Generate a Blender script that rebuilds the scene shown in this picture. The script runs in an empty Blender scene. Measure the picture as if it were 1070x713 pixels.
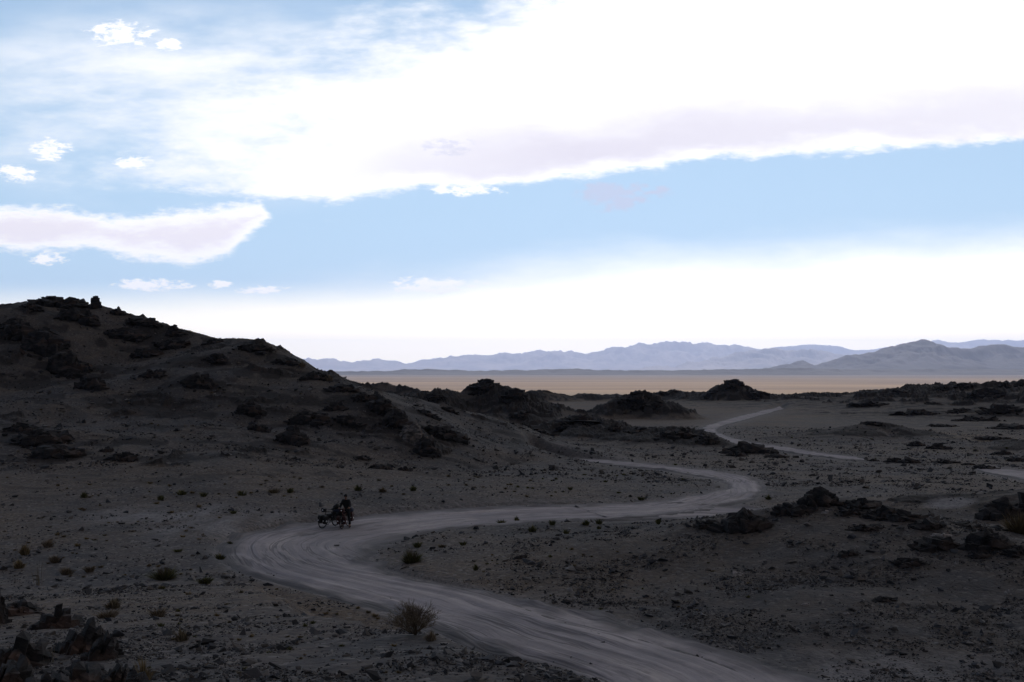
import bpy, bmesh, math, random
import numpy as np
from mathutils import Vector, Matrix, Euler

R = math.radians
random.seed(7)
rng = np.random.default_rng(11)
scene = bpy.context.scene
COL = scene.collection

# ------------------------------------------------------------------ camera
F = 1040.3                                   # focal length in photo pixels (35 mm lens on 36 mm)
PITCH = math.atan((388.0 - 356.5) / F)
cam_d = bpy.data.cameras.new('camera')
cam_d.lens = 35.0
cam_d.sensor_width = 36.0
cam_d.clip_start = 0.1
cam_d.clip_end = 200000
cam = bpy.data.objects.new('camera', cam_d)
cam.rotation_euler = (math.pi / 2 + PITCH, 0, 0)
cam.location = (0, 0, 0)                     # eye is the origin, ground is ~1.7 m below
COL.objects.link(cam)
scene.camera = cam

# ------------------------------------------------------------------ light
SUN_EL, SUN_AZ = 50.0, 8.0                   # sun ahead of the camera, a little to the right
sun_dir = Vector((math.sin(R(SUN_AZ)) * math.cos(R(SUN_EL)), math.cos(R(SUN_AZ)) * math.cos(R(SUN_EL)), math.sin(R(SUN_EL))))
sd = bpy.data.lights.new('sun', 'SUN')
sd.energy = 5.0
sd.angle = R(0.5)
sd.color = (1.0, 0.93, 0.84)
sun = bpy.data.objects.new('sun', sd)
sun.rotation_euler = (-sun_dir).to_track_quat('-Z', 'Y').to_euler()
sun.location = (0, 0, 1200)
COL.objects.link(sun)

scene.view_settings.view_transform = 'Standard'
scene.view_settings.look = 'None'
scene.view_settings.gamma = 1.0
scene.view_settings.use_curve_mapping = False
scene.view_settings.exposure = 0.0
scene.cycles.max_bounces = 6
scene.cycles.diffuse_bounces = 3
scene.cycles.volume_bounces = 0
scene.cycles.transparent_max_bounces = 8

# ------------------------------------------------------------------ node helpers
class E:
    """a scalar socket in a node tree with arithmetic"""
    def __init__(s, nt, sock): s.nt, s.s = nt, sock
    def _m(s, op, *o, clamp=False):
        n = s.nt.nodes.new('ShaderNodeMath'); n.operation = op; n.use_clamp = clamp
        for i, v in enumerate((s,) + o):
            if isinstance(v, E): s.nt.links.new(v.s, n.inputs[i])
            else: n.inputs[i].default_value = v
        return E(s.nt, n.outputs[0])
    def __add__(s, o): return s._m('ADD', o)
    __radd__ = __add__
    def __sub__(s, o): return s._m('SUBTRACT', o)
    def __rsub__(s, o): return (s * -1.0) + o
    def __mul__(s, o): return s._m('MULTIPLY', o)
    __rmul__ = __mul__
    def __truediv__(s, o): return s._m('DIVIDE', o)
    def mn(s, o): return s._m('MINIMUM', o)
    def mx(s, o): return s._m('MAXIMUM', o)
    def pw(s, o): return s._m('POWER', o)
    def sq(s): return s * s
    def clamp(s): return s._m('ADD', 0.0, clamp=True)
    def step(s, a, b, kind='SMOOTHSTEP', lo=0.0, hi=1.0):
        n = s.nt.nodes.new('ShaderNodeMapRange'); n.interpolation_type = kind; n.clamp = True
        s.nt.links.new(s.s, n.inputs['Value'])
        n.inputs['From Min'].default_value = a; n.inputs['From Max'].default_value = b
        n.inputs['To Min'].default_value = lo; n.inputs['To Max'].default_value = hi
        return E(s.nt, n.outputs[0])

def node(nt, t, ins=None, **kw):
    n = nt.nodes.new(t)
    for k, v in kw.items(): setattr(n, k, v)
    for k, v in (ins or {}).items():
        if isinstance(v, E): nt.links.new(v.s, n.inputs[k])
        elif isinstance(v, bpy.types.NodeSocket): nt.links.new(v, n.inputs[k])
        else: n.inputs[k].default_value = v
    return n

def mixc(nt, fac, a, b, blend='MIX'):
    n = nt.nodes.new('ShaderNodeMix'); n.data_type = 'RGBA'; n.blend_type = blend
    for sock, v in ((n.inputs[0], fac), (n.inputs[6], a), (n.inputs[7], b)):
        if isinstance(v, E): nt.links.new(v.s, sock)
        elif isinstance(v, bpy.types.NodeSocket): nt.links.new(v, sock)
        elif isinstance(v, (int, float)): sock.default_value = v
        else: sock.default_value = (*v, 1)
    return n.outputs[2]

def noise(nt, vec, scale, detail=4, rough=0.55, lac=2.0):
    n = node(nt, 'ShaderNodeTexNoise', {'Scale': scale, 'Detail': detail, 'Roughness': rough, 'Lacunarity': lac})
    if vec is not None: nt.links.new(vec, n.inputs['Vector'])
    return E(nt, n.outputs[0])

def ramp(nt, val, x0, x1, pts):
    """piecewise-linear function of val through pts (x, y in 0..1)"""
    n = nt.nodes.new('ShaderNodeValToRGB')
    cr = n.color_ramp; cr.interpolation = 'LINEAR'
    while len(cr.elements) > 1: cr.elements.remove(cr.elements[-1])
    for i, (x, y) in enumerate(pts):
        p = (x - x0) / (x1 - x0)
        e = cr.elements[0] if i == 0 else cr.elements.new(p)
        e.position = p; e.color = (y, y, y, 1)
    nt.links.new(val.step(x0, x1, 'LINEAR').s, n.inputs[0])
    return E(nt, n.outputs[0])

# ------------------------------------------------------------------ world: sky and clouds by direction
world = bpy.data.worlds.new('World'); scene.world = world
world.use_nodes = True
nt = world.node_tree; nt.nodes.clear()
sky = node(nt, 'ShaderNodeTexSky', sky_type='NISHITA')
sky.sun_disc = False; sky.sun_elevation = R(SUN_EL); sky.sun_rotation = R(SUN_AZ)
sky.air_density = 1.0; sky.dust_density = 0.6; sky.ozone_density = 2.0; sky.altitude = 1200
tc = node(nt, 'ShaderNodeTexCoord')
sep = node(nt, 'ShaderNodeSeparateXYZ', {0: tc.outputs['Generated']})
dx, dy, dz = (E(nt, sep.outputs[i]) for i in range(3))
dyc = dy.mx(0.05)
u = dx / dyc                                   # tangent of bearing
v = dz / dyc                                   # tangent of elevation
pc = u * F + 535.0
pr = 388.0 - v * F
comb = node(nt, 'ShaderNodeCombineXYZ', {0: u, 1: v * 2.6, 2: 0.0}).outputs[0]
comb2 = node(nt, 'ShaderNodeCombineXYZ', {0: u, 1: v * 3.4, 2: 3.0}).outputs[0]
n1 = noise(nt, comb, 9, 6, 0.6)                # broad cloud billows
n2 = noise(nt, comb, 30, 6, 0.62)
n3 = noise(nt, comb2, 5, 5, 0.6)
n4 = noise(nt, comb, 3.2, 4, 0.55)
n5 = noise(nt, comb, 75, 5, 0.65)
n6 = noise(nt, comb2, 9, 6, 0.6)
def cloud_poly(lower, x0=-300, x1=1400):
    return ramp(nt, pc, x0, x1, [(x, y / 400.0) for x, y in lower]) * 400.0
low = cloud_poly([(-300, 210), (165, 200), (250, 208), (360, 210), (440, 199), (480, 201), (600, 188), (700, 175), (760, 165), (900, 160), (1070, 145), (1400, 120)])
s_low = low - pr + (n2 - 0.5) * 22 + (n1 - 0.5) * 18 + (n5 - 0.5) * 12
left = ramp(nt, pr, -400, 400, [(-400, 1.0), (-100, 0.68), (0, 0.50), (40, 0.42), (90, 0.30), (130, 0.24), (170, 0.19), (200, 0.16), (230, 0.30)]) * 1000.0
s_left = pc - left + 65.0 + (n1 - 0.5) * 420 + (n2 - 0.5) * 200 + (n6 - 0.5) * 260
big = s_low.step(-3, 9) * s_left.step(-80, 200)
shade = ramp(nt, pc, -300, 1400, [(-300, 0), (330, 0.0), (420, 0.6), (600, 1.0), (800, 0.85), (1070, 0.7), (1400, 0.6)]) \
    * (low - pr + (n1 - 0.5) * 70).step(2, 26) * (low - pr + (n1 - 0.5) * 60).step(85, 30)
def blob(cx, cy, rx, ry, amp=0.8, soft=0.25):
    d = ((pc - cx) / rx).sq() + ((pr - cy) / ry).sq()
    return (1.0 - d * 0.85 + (n5 - 0.5) * amp * 7.0 + (n2 - 0.5) * amp * 4.0 - 0.15).step(-0.15, soft + 0.35)
lc_up = cloud_poly([(-300, 200), (0, 213), (60, 216), (130, 226), (200, 216), (270, 208), (290, 236), (1400, 240)])
lc_lo = cloud_poly([(-300, 262), (0, 264), (90, 262), (130, 270), (190, 279), (235, 270), (262, 245), (290, 225), (1400, 220)])
s_lc = ((pr - lc_up) .mn(lc_lo - pr)) + (n2 - 0.5) * 26 + (n5 - 0.5) * 14 + (n1 - 0.5) * 12
lcm = s_lc.step(-4, 9)
small = blob(157, 298, 42, 7, 0.5, 0.4)
for a in [(273, 302.5, 24, 5), (228, 297, 13, 4), (456, 298.5, 46, 9), (48, 271, 20, 7), (50, 155, 22, 12), (138, 169, 20, 7), (123, 33, 34, 13),
          (172, 43, 14, 7), (14, 180, 22, 10), (490, 198, 45, 5)]:
    small = small.mx(blob(*a, 0.6, 0.5))
lav = blob(643, 203, 40, 16, 0.45, 0.35).mx(blob(690, 200, 13, 6, 0.6, 0.6))
wisp = ((pc - 200) / 360).sq() + ((pr - 105) / 130).sq()
wispm = (1.0 - wisp).step(0, 0.9) * (n3 * 0.4 + n4 * 0.4 + n6 * 0.4).step(0.45, 0.78) * 0.85
dimp = blob(470, 152, 26, 9, 0.7, 0.8) * 0.8
dimp = dimp.mx(blob(645, 100, 12, 4, .5, .9) * 0.5)
# low white haze above the horizon
hz_edge = ramp(nt, pc, -300, 1400, [(-300, .95), (0, .93), (300, .87), (540, .79), (800, .745), (1070, .705), (1400, .68)]) * 400.0
hz = (pr - hz_edge + 9.0 + (n3 - 0.5) * 50).step(-60, 50)
ncol = mixc(nt, 1.0, sky.outputs[0], (1.0, 1.0, 1.0), 'MULTIPLY')
SKY_STRENGTH = 0.10
bg_sky = node(nt, 'ShaderNodeBackground', {'Color': ncol, 'Strength': SKY_STRENGTH})
# cloud/haze layer colours are radiances before the same strength
K = 1.0 / SKY_STRENGTH
white = (1.22 * K, 1.20 * K, 1.19 * K)
lavw = (0.78 * K, 0.72 * K, 0.84 * K)
hzl = mixc(nt, pc.step(100, 700), (1.55 * K, 1.30 * K, 1.05 * K), (2.2 * K, 1.95 * K, 1.6 * K))
veil = mixc(nt, ramp(nt, pr, -400, 400, [(-400, .3), (0, .5), (200, .72), (400, .8)]), sky.outputs[0], (0.54 * K, 0.79 * K, 1.0 * K))
c = mixc(nt, hz, veil, hzl)
hot = (pr.step(290, 365) * 0.85).clamp()
c = mixc(nt, hot, c, (3.0 * K, 2.6 * K, 1.75 * K))
c = mixc(nt, wispm, c, white)
c = mixc(nt, small, c, white)
lcc = mixc(nt, (s_lc + (n1 - .5) * 30).step(6, 26) * 0.7, white, (0.93 * K, .84 * K, .92 * K))
c = mixc(nt, lcm, c, lcc)
bc = mixc(nt, shade * 0.75, white, lavw)
bc = mixc(nt, dimp * 0.5, bc, (0.62 * K, .64 * K, .82 * K))
c = mixc(nt, big, c, bc)
c = mixc(nt, lav * 0.9, c, (0.60 * K, .67 * K, .86 * K))
# unseen sky behind and far to the sides, darkened to cut the ground light
back = dy.step(0.35, -0.05)
c = mixc(nt, back * 0.9, c, (0.16 * K, .18 * K, .22 * K))
bg = node(nt, 'ShaderNodeBackground', {'Color': c, 'Strength': SKY_STRENGTH})
out = node(nt, 'ShaderNodeOutputWorld', {0: bg.outputs[0]})
nt.nodes.remove(bg_sky)

# ------------------------------------------------------------------ object helpers
def tag(o, label=None, cat=None, group=None, kind=None):
    if label: o['label'] = label
    if cat: o['category'] = cat
    if group: o['group'] = group
    if kind: o['kind'] = kind
    return o

def mesh_obj(name, V, Fc, mat, parent=None, smooth=False, link=True):
    """V (n,3) array, Fc list/array of faces (all the same size when an array)"""
    me = bpy.data.meshes.new(name)
    V = np.asarray(V, dtype=np.float32)
    if isinstance(Fc, np.ndarray):
        k = Fc.shape[1]; nf = len(Fc)
        me.vertices.add(len(V)); me.vertices.foreach_set('co', V.ravel())
        me.loops.add(nf * k); me.loops.foreach_set('vertex_index', Fc.astype(np.int32).ravel())
        me.polygons.add(nf)
        me.polygons.foreach_set('loop_start', np.arange(0, nf * k, k, dtype=np.int32))
        me.polygons.foreach_set('loop_total', np.full(nf, k, dtype=np.int32))
        me.update(calc_edges=True)
    else:
        me.from_pydata([tuple(map(float, p)) for p in V], [], [tuple(f) for f in Fc])
    me.polygons.foreach_set('use_smooth', np.full(len(me.polygons), smooth, dtype=bool))
    me.materials.append(mat)
    o = bpy.data.objects.new(name, me)
    if parent: o.parent = parent
    if link: COL.objects.link(o)
    return o

def vattr(o, name, arr):
    a = o.data.attributes.new(name, 'FLOAT', 'POINT')
    a.data.foreach_set('value', np.asarray(arr, dtype=np.float32).ravel())

def new_mat(name):
    m = bpy.data.materials.new(name); m.use_nodes = True
    nt = m.node_tree; nt.nodes.clear()
    b = nt.nodes.new('ShaderNodeBsdfPrincipled'); o = nt.nodes.new('ShaderNodeOutputMaterial')
    nt.links.new(b.outputs[0], o.inputs[0])
    b.inputs['Specular IOR Level'].default_value = 0.25
    b.inputs['Roughness'].default_value = 0.95
    return m, nt, b

# ------------------------------------------------------------------ numpy noise
_perm = np.random.default_rng(3).permutation(256)
_perm = np.concatenate([_perm, _perm])
_ang = np.random.default_rng(4).uniform(0, 2 * np.pi, 256)
_gx, _gy = np.cos(_ang), np.sin(_ang)
def pn(x, y, seed=0):
    x = x + seed * 17.31; y = y + seed * 9.77
    xi = np.floor(x).astype(np.int64); yi = np.floor(y).astype(np.int64)
    xf = x - xi; yf = y - yi
    xi &= 255; yi &= 255
    ux = xf * xf * xf * (xf * (xf * 6 - 15) + 10); uy = yf * yf * yf * (yf * (yf * 6 - 15) + 10)
    def g(ix, iy, fx, fy):
        h = _perm[_perm[ix & 255] + (iy & 255)]
        return _gx[h] * fx + _gy[h] * fy
    a = g(xi, yi, xf, yf); b = g(xi + 1, yi, xf - 1, yf)
    c_ = g(xi, yi + 1, xf, yf - 1); d = g(xi + 1, yi + 1, xf - 1, yf - 1)
    return (a + ux * (b - a) + uy * ((c_ + ux * (d - c_)) - (a + ux * (b - a)))) * 1.5
def fbm(x, y, octs, seed=0, gain=0.5, lac=2.03):
    s = np.zeros_like(x); a = 1.0; f = 1.0
    for i in range(octs):
        s += a * pn(x * f, y * f, seed + i); a *= gain; f *= lac
    return s
def ridged(x, y, octs, seed=0, gain=0.5, lac=2.1):
    s = np.zeros_like(x); a = 1.0; f = 1.0
    for i in range(octs):
        s += a * (1 - 2 * np.abs(pn(x * f, y * f, seed + i))); a *= gain; f *= lac
    return s

# ------------------------------------------------------------------ projection between the photo's pixels and places
cp, sp_ = math.cos(PITCH), math.sin(PITCH)
def ray(px, row):
    x = (px - 535.0) / F; z = (356.5 - row) / F
    return np.array([x, cp - sp_ * z, sp_ + cp * z])
def at(px, row, Y):
    d = ray(px, row); return d * (Y / d[1])

FY = np.array([0, 20, 35, 54, 80, 100, 150, 200, 250, 300, 400, 520, 700, 1000, 2000, 60000.])
FZ = np.array([-7.4, -7.6, -8.0, -8.5, -9.0, -9.5, -10.3, -10.9, -11.3, -11.7, -12.6, -13.8, -17, -22.3, -27, -27.])
def floor_z(Y): return np.interp(Y, FY, FZ)
_Ys = np.exp(np.linspace(math.log(8), math.log(5000), 6000))
_rows = []
_zz = floor_z(_Ys)
_el = np.arctan2(_zz, _Ys)
_rows = 356.5 - F * np.tan(_el - PITCH)            # on the axis
def floor_Y(px, row):
    """depth at which the pixel's ray meets the valley floor"""
    d = ray(px, row); e = d[2] / d[1]
    f = _zz / _Ys
    return float(np.interp(e, f, _Ys)) if e < f[-1] else 5000.0
def floor_pt(px, row):
    Y = floor_Y(px, row); return at(px, row, Y)

# ------------------------------------------------------------------ roads, as pairs of edge points on the photo's valley floor
ROAD_MAIN = [((500, 775), (1060, 775)), ((545, 740), (960, 740)), ((595, 716), (860, 713)), ((515, 686), (725, 674)), ((435, 657), (625, 645)), ((368, 633), (520, 623)), ((308, 617), (440, 607)),
             ((256, 602), (400, 595)), ((228, 584), (388, 584)), ((238, 565), (394, 575)), ((288, 553), (422, 566)), ((352, 545), (465, 557)),
             ((425, 537), (530, 551)), ((520, 531), (600, 547)), ((620, 528.5), (690, 545)), ((700, 527), (760, 545)), ((800, 531), (815, 542)), ((850, 534), (852, 538))]
ROAD_LOOP = [((640, 545), (600, 531)), ((700, 541), (660, 527)), ((750, 533), (700, 523)), ((785, 522), (738, 516)), ((797, 511), (760, 509)), ((789, 501), (750, 502)), ((757, 494), (715, 495.5)),
             ((700, 488), (660, 489.5)), ((640, 482.8), (610, 484.5)), ((590, 480.2), (575, 481.6)), ((556, 478.2), (550, 478.9))]
ROAD_EDGE = [((1130, 499), (1130, 510)), ((1070, 492), (1066, 501)), ((1040, 489), (1030, 494)), ((1022, 489), (1018, 490.5))]
ROAD_FAR = [((905, 480), (903, 480.8)), ((886, 477.6), (882, 480)), ((862, 474.5), (858, 477)), ((830, 470), (826, 472.5)),
            ((800, 466), (796, 468.6)), ((775, 461.5), (766, 465)), ((757, 456), (742, 460)), ((748, 451.5), (731, 453.5)), ((752, 446.5), (737, 446.5)), ((772, 440.5), (762, 438.5)),
            ((795, 433.8), (789, 431.8)), ((819, 427.6), (815, 426.2))]
def catmull(P, n):
    P = np.array(P, dtype=float); out = []
    for i in range(len(P) - 1):
        p0 = P[max(i - 1, 0)]; p1 = P[i]; p2 = P[i + 1]; p3 = P[min(i + 2, len(P) - 1)]
        for k in range(n):
            t = k / n
            out.append(0.5 * ((2 * p1) + (-p0 + p2) * t + (2 * p0 - 5 * p1 + 4 * p2 - p3) * t * t + (-p0 + 3 * p1 - 3 * p2 + p3) * t ** 3))
    out.append(P[-1]); return np.array(out)
def road_curves(pairs, n=14, grow=1.0):
    a = catmull([p[0] for p in pairs], n); b = catmull([p[1] for p in pairs], n)
    A = np.array([floor_pt(*p) for p in a]); B = np.array([floor_pt(*p) for p in b])
    if grow != 1: C_ = (A + B) / 2; A, B = C_ + (A - C_) * grow, C_ + (B - C_) * grow
    return a, b, A, B
RM, RL, RF, RE = road_curves(ROAD_MAIN), road_curves(ROAD_LOOP), road_curves(ROAD_FAR, 10, 1.35), road_curves(ROAD_EDGE, 10)

# where a road runs, sampled in a (bearing, 1/depth) raster used only to flatten the ground under it
MC0, MC1, MR0, MR1 = -60, 1260, 414.0, 800.0
SX, SY = 2, 4
MW, MH = int((MC1 - MC0) * SX), int((MR1 - MR0) * SY)
road_mask = np.zeros((MH, MW), dtype=np.float32)
def fill_quad(q):
    x0, x1 = int((min(p[0] for p in q) - MC0) * SX) - 1, int((max(p[0] for p in q) - MC0) * SX) + 2
    y0, y1 = int((min(p[1] for p in q) - MR0) * SY) - 1, int((max(p[1] for p in q) - MR0) * SY) + 2
    x0, x1, y0, y1 = max(x0, 0), min(x1, MW), max(y0, 0), min(y1, MH)
    if x1 <= x0 or y1 <= y0: return
    gx, gy = np.meshgrid((np.arange(x0, x1) + .5) / SX + MC0, (np.arange(y0, y1) + .5) / SY + MR0)
    ins = np.zeros(gx.shape, bool); j = len(q) - 1
    for i in range(len(q)):
        xi, yi = q[i]; xj, yj = q[j]
        cnd = ((yi > gy) != (yj > gy)) & (gx < (xj - xi) * (gy - yi) / ((yj - yi) if yj != yi else 1e-9) + xi)
        ins ^= cnd; j = i
    road_mask[y0:y1, x0:x1][ins] = 1
for (a, b, _, _) in (RM, RL, RF, RE):
    for i in range(len(a) - 1): fill_quad([a[i], a[i + 1], b[i + 1], b[i]])
def blur(m, ry, rx):
    for ax, r in ((0, ry), (1, rx)):
        if r < 1: continue
        k = 2 * r + 1
        cs = np.cumsum(np.pad(m, [(r + 1, r) if a == ax else (0, 0) for a in (0, 1)], mode='edge'), axis=ax)
        m = (np.take(cs, range(k, cs.shape[ax]), ax) - np.take(cs, range(0, cs.shape[ax] - k), ax)) / k
    return m
mask_soft = blur(blur(road_mask, 6, 8), 6, 8)
mask_wide = blur(blur(road_mask, 14, 26), 12, 20)
def mask_lookup(m, X, Y):
    Yc = np.maximum(Y, 5.0)
    px = 535 + F * X / Yc
    # correct for camera pitch: row of the floor point at this depth
    z = floor_z(Yc); row = 356.5 - F * (z * cp - Yc * sp_) / (Yc * cp + z * sp_)
    px = 535 + F * X / (Yc * cp + z * sp_)
    fx = np.clip((px - MC0) * SX - .5, 0, MW - 1.001); fy = np.clip((row - MR0) * SY - .5, 0, MH - 1.001)
    ok = (Y > 5) & (px > MC0) & (px < MC1) & (row > MR0) & (row < MR1)
    ix = fx.astype(int); iy = fy.astype(int); ax = fx - ix; ay = fy - iy
    vv = (m[iy, ix] * (1 - ax) + m[iy, ix + 1] * ax) * (1 - ay) + (m[iy + 1, ix] * (1 - ax) + m[iy + 1, ix + 1] * ax) * ay
    return np.where(ok, vv, 0.0)

# ------------------------------------------------------------------ terrain height
def P3(l): return np.array([at(*p) for p in l])
RIDGES = [  # crest points (pixel, pixel, depth), front width, back width, profile power, roughness, rockiness
    dict(n='left hill', p=P3([(-420, 345, 150), (-150, 322, 140), (0, 317, 132), (60, 311, 130), (110, 319, 128), (180, 341, 125), (230, 353, 121), (270, 355, 117), (310, 377, 113), (350, 396, 108), (400, 419, 101), (440, 444, 96), (490, 470, 92), (524, 487, 90)]),
         wf=56, wb=42, pw=1.12, rough=0.62, rock=0.33),
    dict(n='rib', p=P3([(392, 412, 103), (415, 432, 96), (440, 452, 92), (452, 472, 88)]), wf=5, wb=8, pw=1.2, rough=0.8, rock=0.8),
    dict(n='back rib', p=P3([(430, 432, 118), (455, 447, 112), (480, 463, 104)]), wf=16, wb=16, pw=1.1, rough=0.6, rock=0.7),
    dict(n='k0', p=P3([(330, 402, 360), (385, 403, 350), (405, 401, 350), (425, 405, 345), (445, 410, 340)]), wf=16, wb=20, pw=1.2, rough=1.2, rock=0.7),
    dict(n='k1', p=P3([(428, 423, 225), (450, 411, 232), (480, 409, 238), (500, 403, 240), (514, 404, 238), (530, 407, 235), (546, 415, 230), (552, 423, 228)]), wf=14, wb=18, pw=1.15, rough=1.6, rock=1.0),
    dict(n='k1b', p=P3([(532, 436, 196), (545, 430.5, 199), (555, 434, 196)]), wf=5, wb=5, pw=1.1, rough=.5, rock=1.0),
    dict(n='k2b', p=P3([(555, 408, 420), (568, 408, 420), (585, 412, 420)]), wf=11, wb=14, pw=1.1, rough=0.8, rock=0.8),
    dict(n='k3', p=P3([(596, 414, 430), (608, 412, 430), (625, 413, 430), (645, 413, 430), (655, 415, 430)]), wf=11, wb=14, pw=1.1, rough=0.8, rock=0.8),
    dict(n='k2', p=P3([(640, 424, 238), (652, 415, 240), (662, 411.5, 240), (675, 413, 240), (686, 418, 238), (697, 426, 235)]), wf=9, wb=11, pw=1.1, rough=1.5, rock=1.0),
    dict(n='k4', p=P3([(690, 410, 420), (702, 409, 420), (716, 412, 410), (738, 411, 390), (752, 404, 385), (765, 399.5, 382), (774, 402, 380), (788, 409, 378), (803, 413, 378)]), wf=15, wb=18, pw=1.15, rough=1.4, rock=0.9),
    dict(n='k5', p=P3([(480, 452, 150), (505, 449, 152), (530, 450, 154), (560, 450, 156), (578, 443, 158), (600, 437.5, 158), (620, 438, 156), (636, 446, 152), (662, 450, 148), (690, 452, 144), (718, 452, 140), (742, 457, 135), (768, 465, 130), (796, 471, 124), (822, 478, 118)]),
         wf=17, wb=12, pw=1.2, rough=1.2, rock=1.0),
    dict(n='k6', p=P3([(905, 413, 400), (925, 409, 390), (942, 408, 385), (957, 410, 375), (980, 404, 360), (1005, 402, 350), (1035, 403, 340), (1060, 401, 330), (1120, 393, 320), (1300, 385, 320)]),
         wf=110, wb=90, pw=1.35, rough=1.7, rock=0.62),
    dict(n='k7', p=P3([(868, 453, 152), (898, 444, 156), (915, 442, 158), (930, 443, 157), (948, 448, 154), (968, 455, 150)]), wf=9, wb=12, pw=1.0, rough=0.35, rock=0.55),
    dict(n='k8', p=P3([(950, 466, 142), (960, 463, 143), (975, 466, 142), (1000, 469, 140)]), wf=7, wb=9, pw=1.2, rough=.5, rock=0.9),
    dict(n='k9', p=P3([(920, 432, 250), (960, 430, 250), (1000, 431, 245), (1040, 425, 245)]), wf=26, wb=30, pw=1.2, rough=.8, rock=0.7),
    dict(n='k10', p=P3([(1040, 472, 122), (1060, 466, 124), (1110, 460, 126), (1200, 455, 126)]), wf=14, wb=20, pw=1.2, rough=.6, rock=0.8),
    dict(n='k11', p=P3([(860, 448, 205), (800, 443, 205), (780, 444, 205)]), wf=12, wb=14, pw=1.2, rough=.3, rock=0.6),
    dict(n='mound', p=P3([(500, 586, 41), (600, 578, 42), (690, 562, 44), (740, 548, 45), (790, 536, 46), (855, 527, 46), (900, 530, 45), (950, 543, 42), (1000, 556, 40), (1070, 566, 38), (1300, 560, 38)]),
         wf=19, wb=13, pw=1.15, rough=0.6, rock=0.0),
    dict(n='knoll', p=P3([(1050, 520, 60), (1100, 512, 60), (1300, 500, 60)]), wf=8, wb=12, pw=1.1, rough=.35, rock=0.7),
]
LIPY = np.array([-50, 0, 3, 8, 12.1, 16.7, 22, 31.8, 40])
LIPX = np.array([7, 5, 3.4, 1.6, 0.3, -2.2, -4.6, -8.1, -12.0])
def seg_dist(X, Y, P):
    best = np.full(X.shape, 1e9); cz = np.zeros_like(X); sgn = np.zeros_like(X); ws = np.zeros_like(X); rr = np.hypot(X, Y)
    for i in range(len(P) - 1):
        a, b = P[i], P[i + 1]; dxx, dyy = b[0] - a[0], b[1] - a[1]
        t = np.clip(((X - a[0]) * dxx + (Y - a[1]) * dyy) / (dxx * dxx + dyy * dyy), 0, 1)
        qx, qy = a[0] + t * dxx, a[1] + t * dyy
        d = np.hypot(X - qx, Y - qy); m = d < best
        best[m] = d[m]
        w = 1.0 / (d + 0.3) ** 9; ws += w
        cz += w * (a[2] + t * (b[2] - a[2])); sgn += w * (rr - np.hypot(qx, qy))
    return best, cz / ws, sgn / ws

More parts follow.
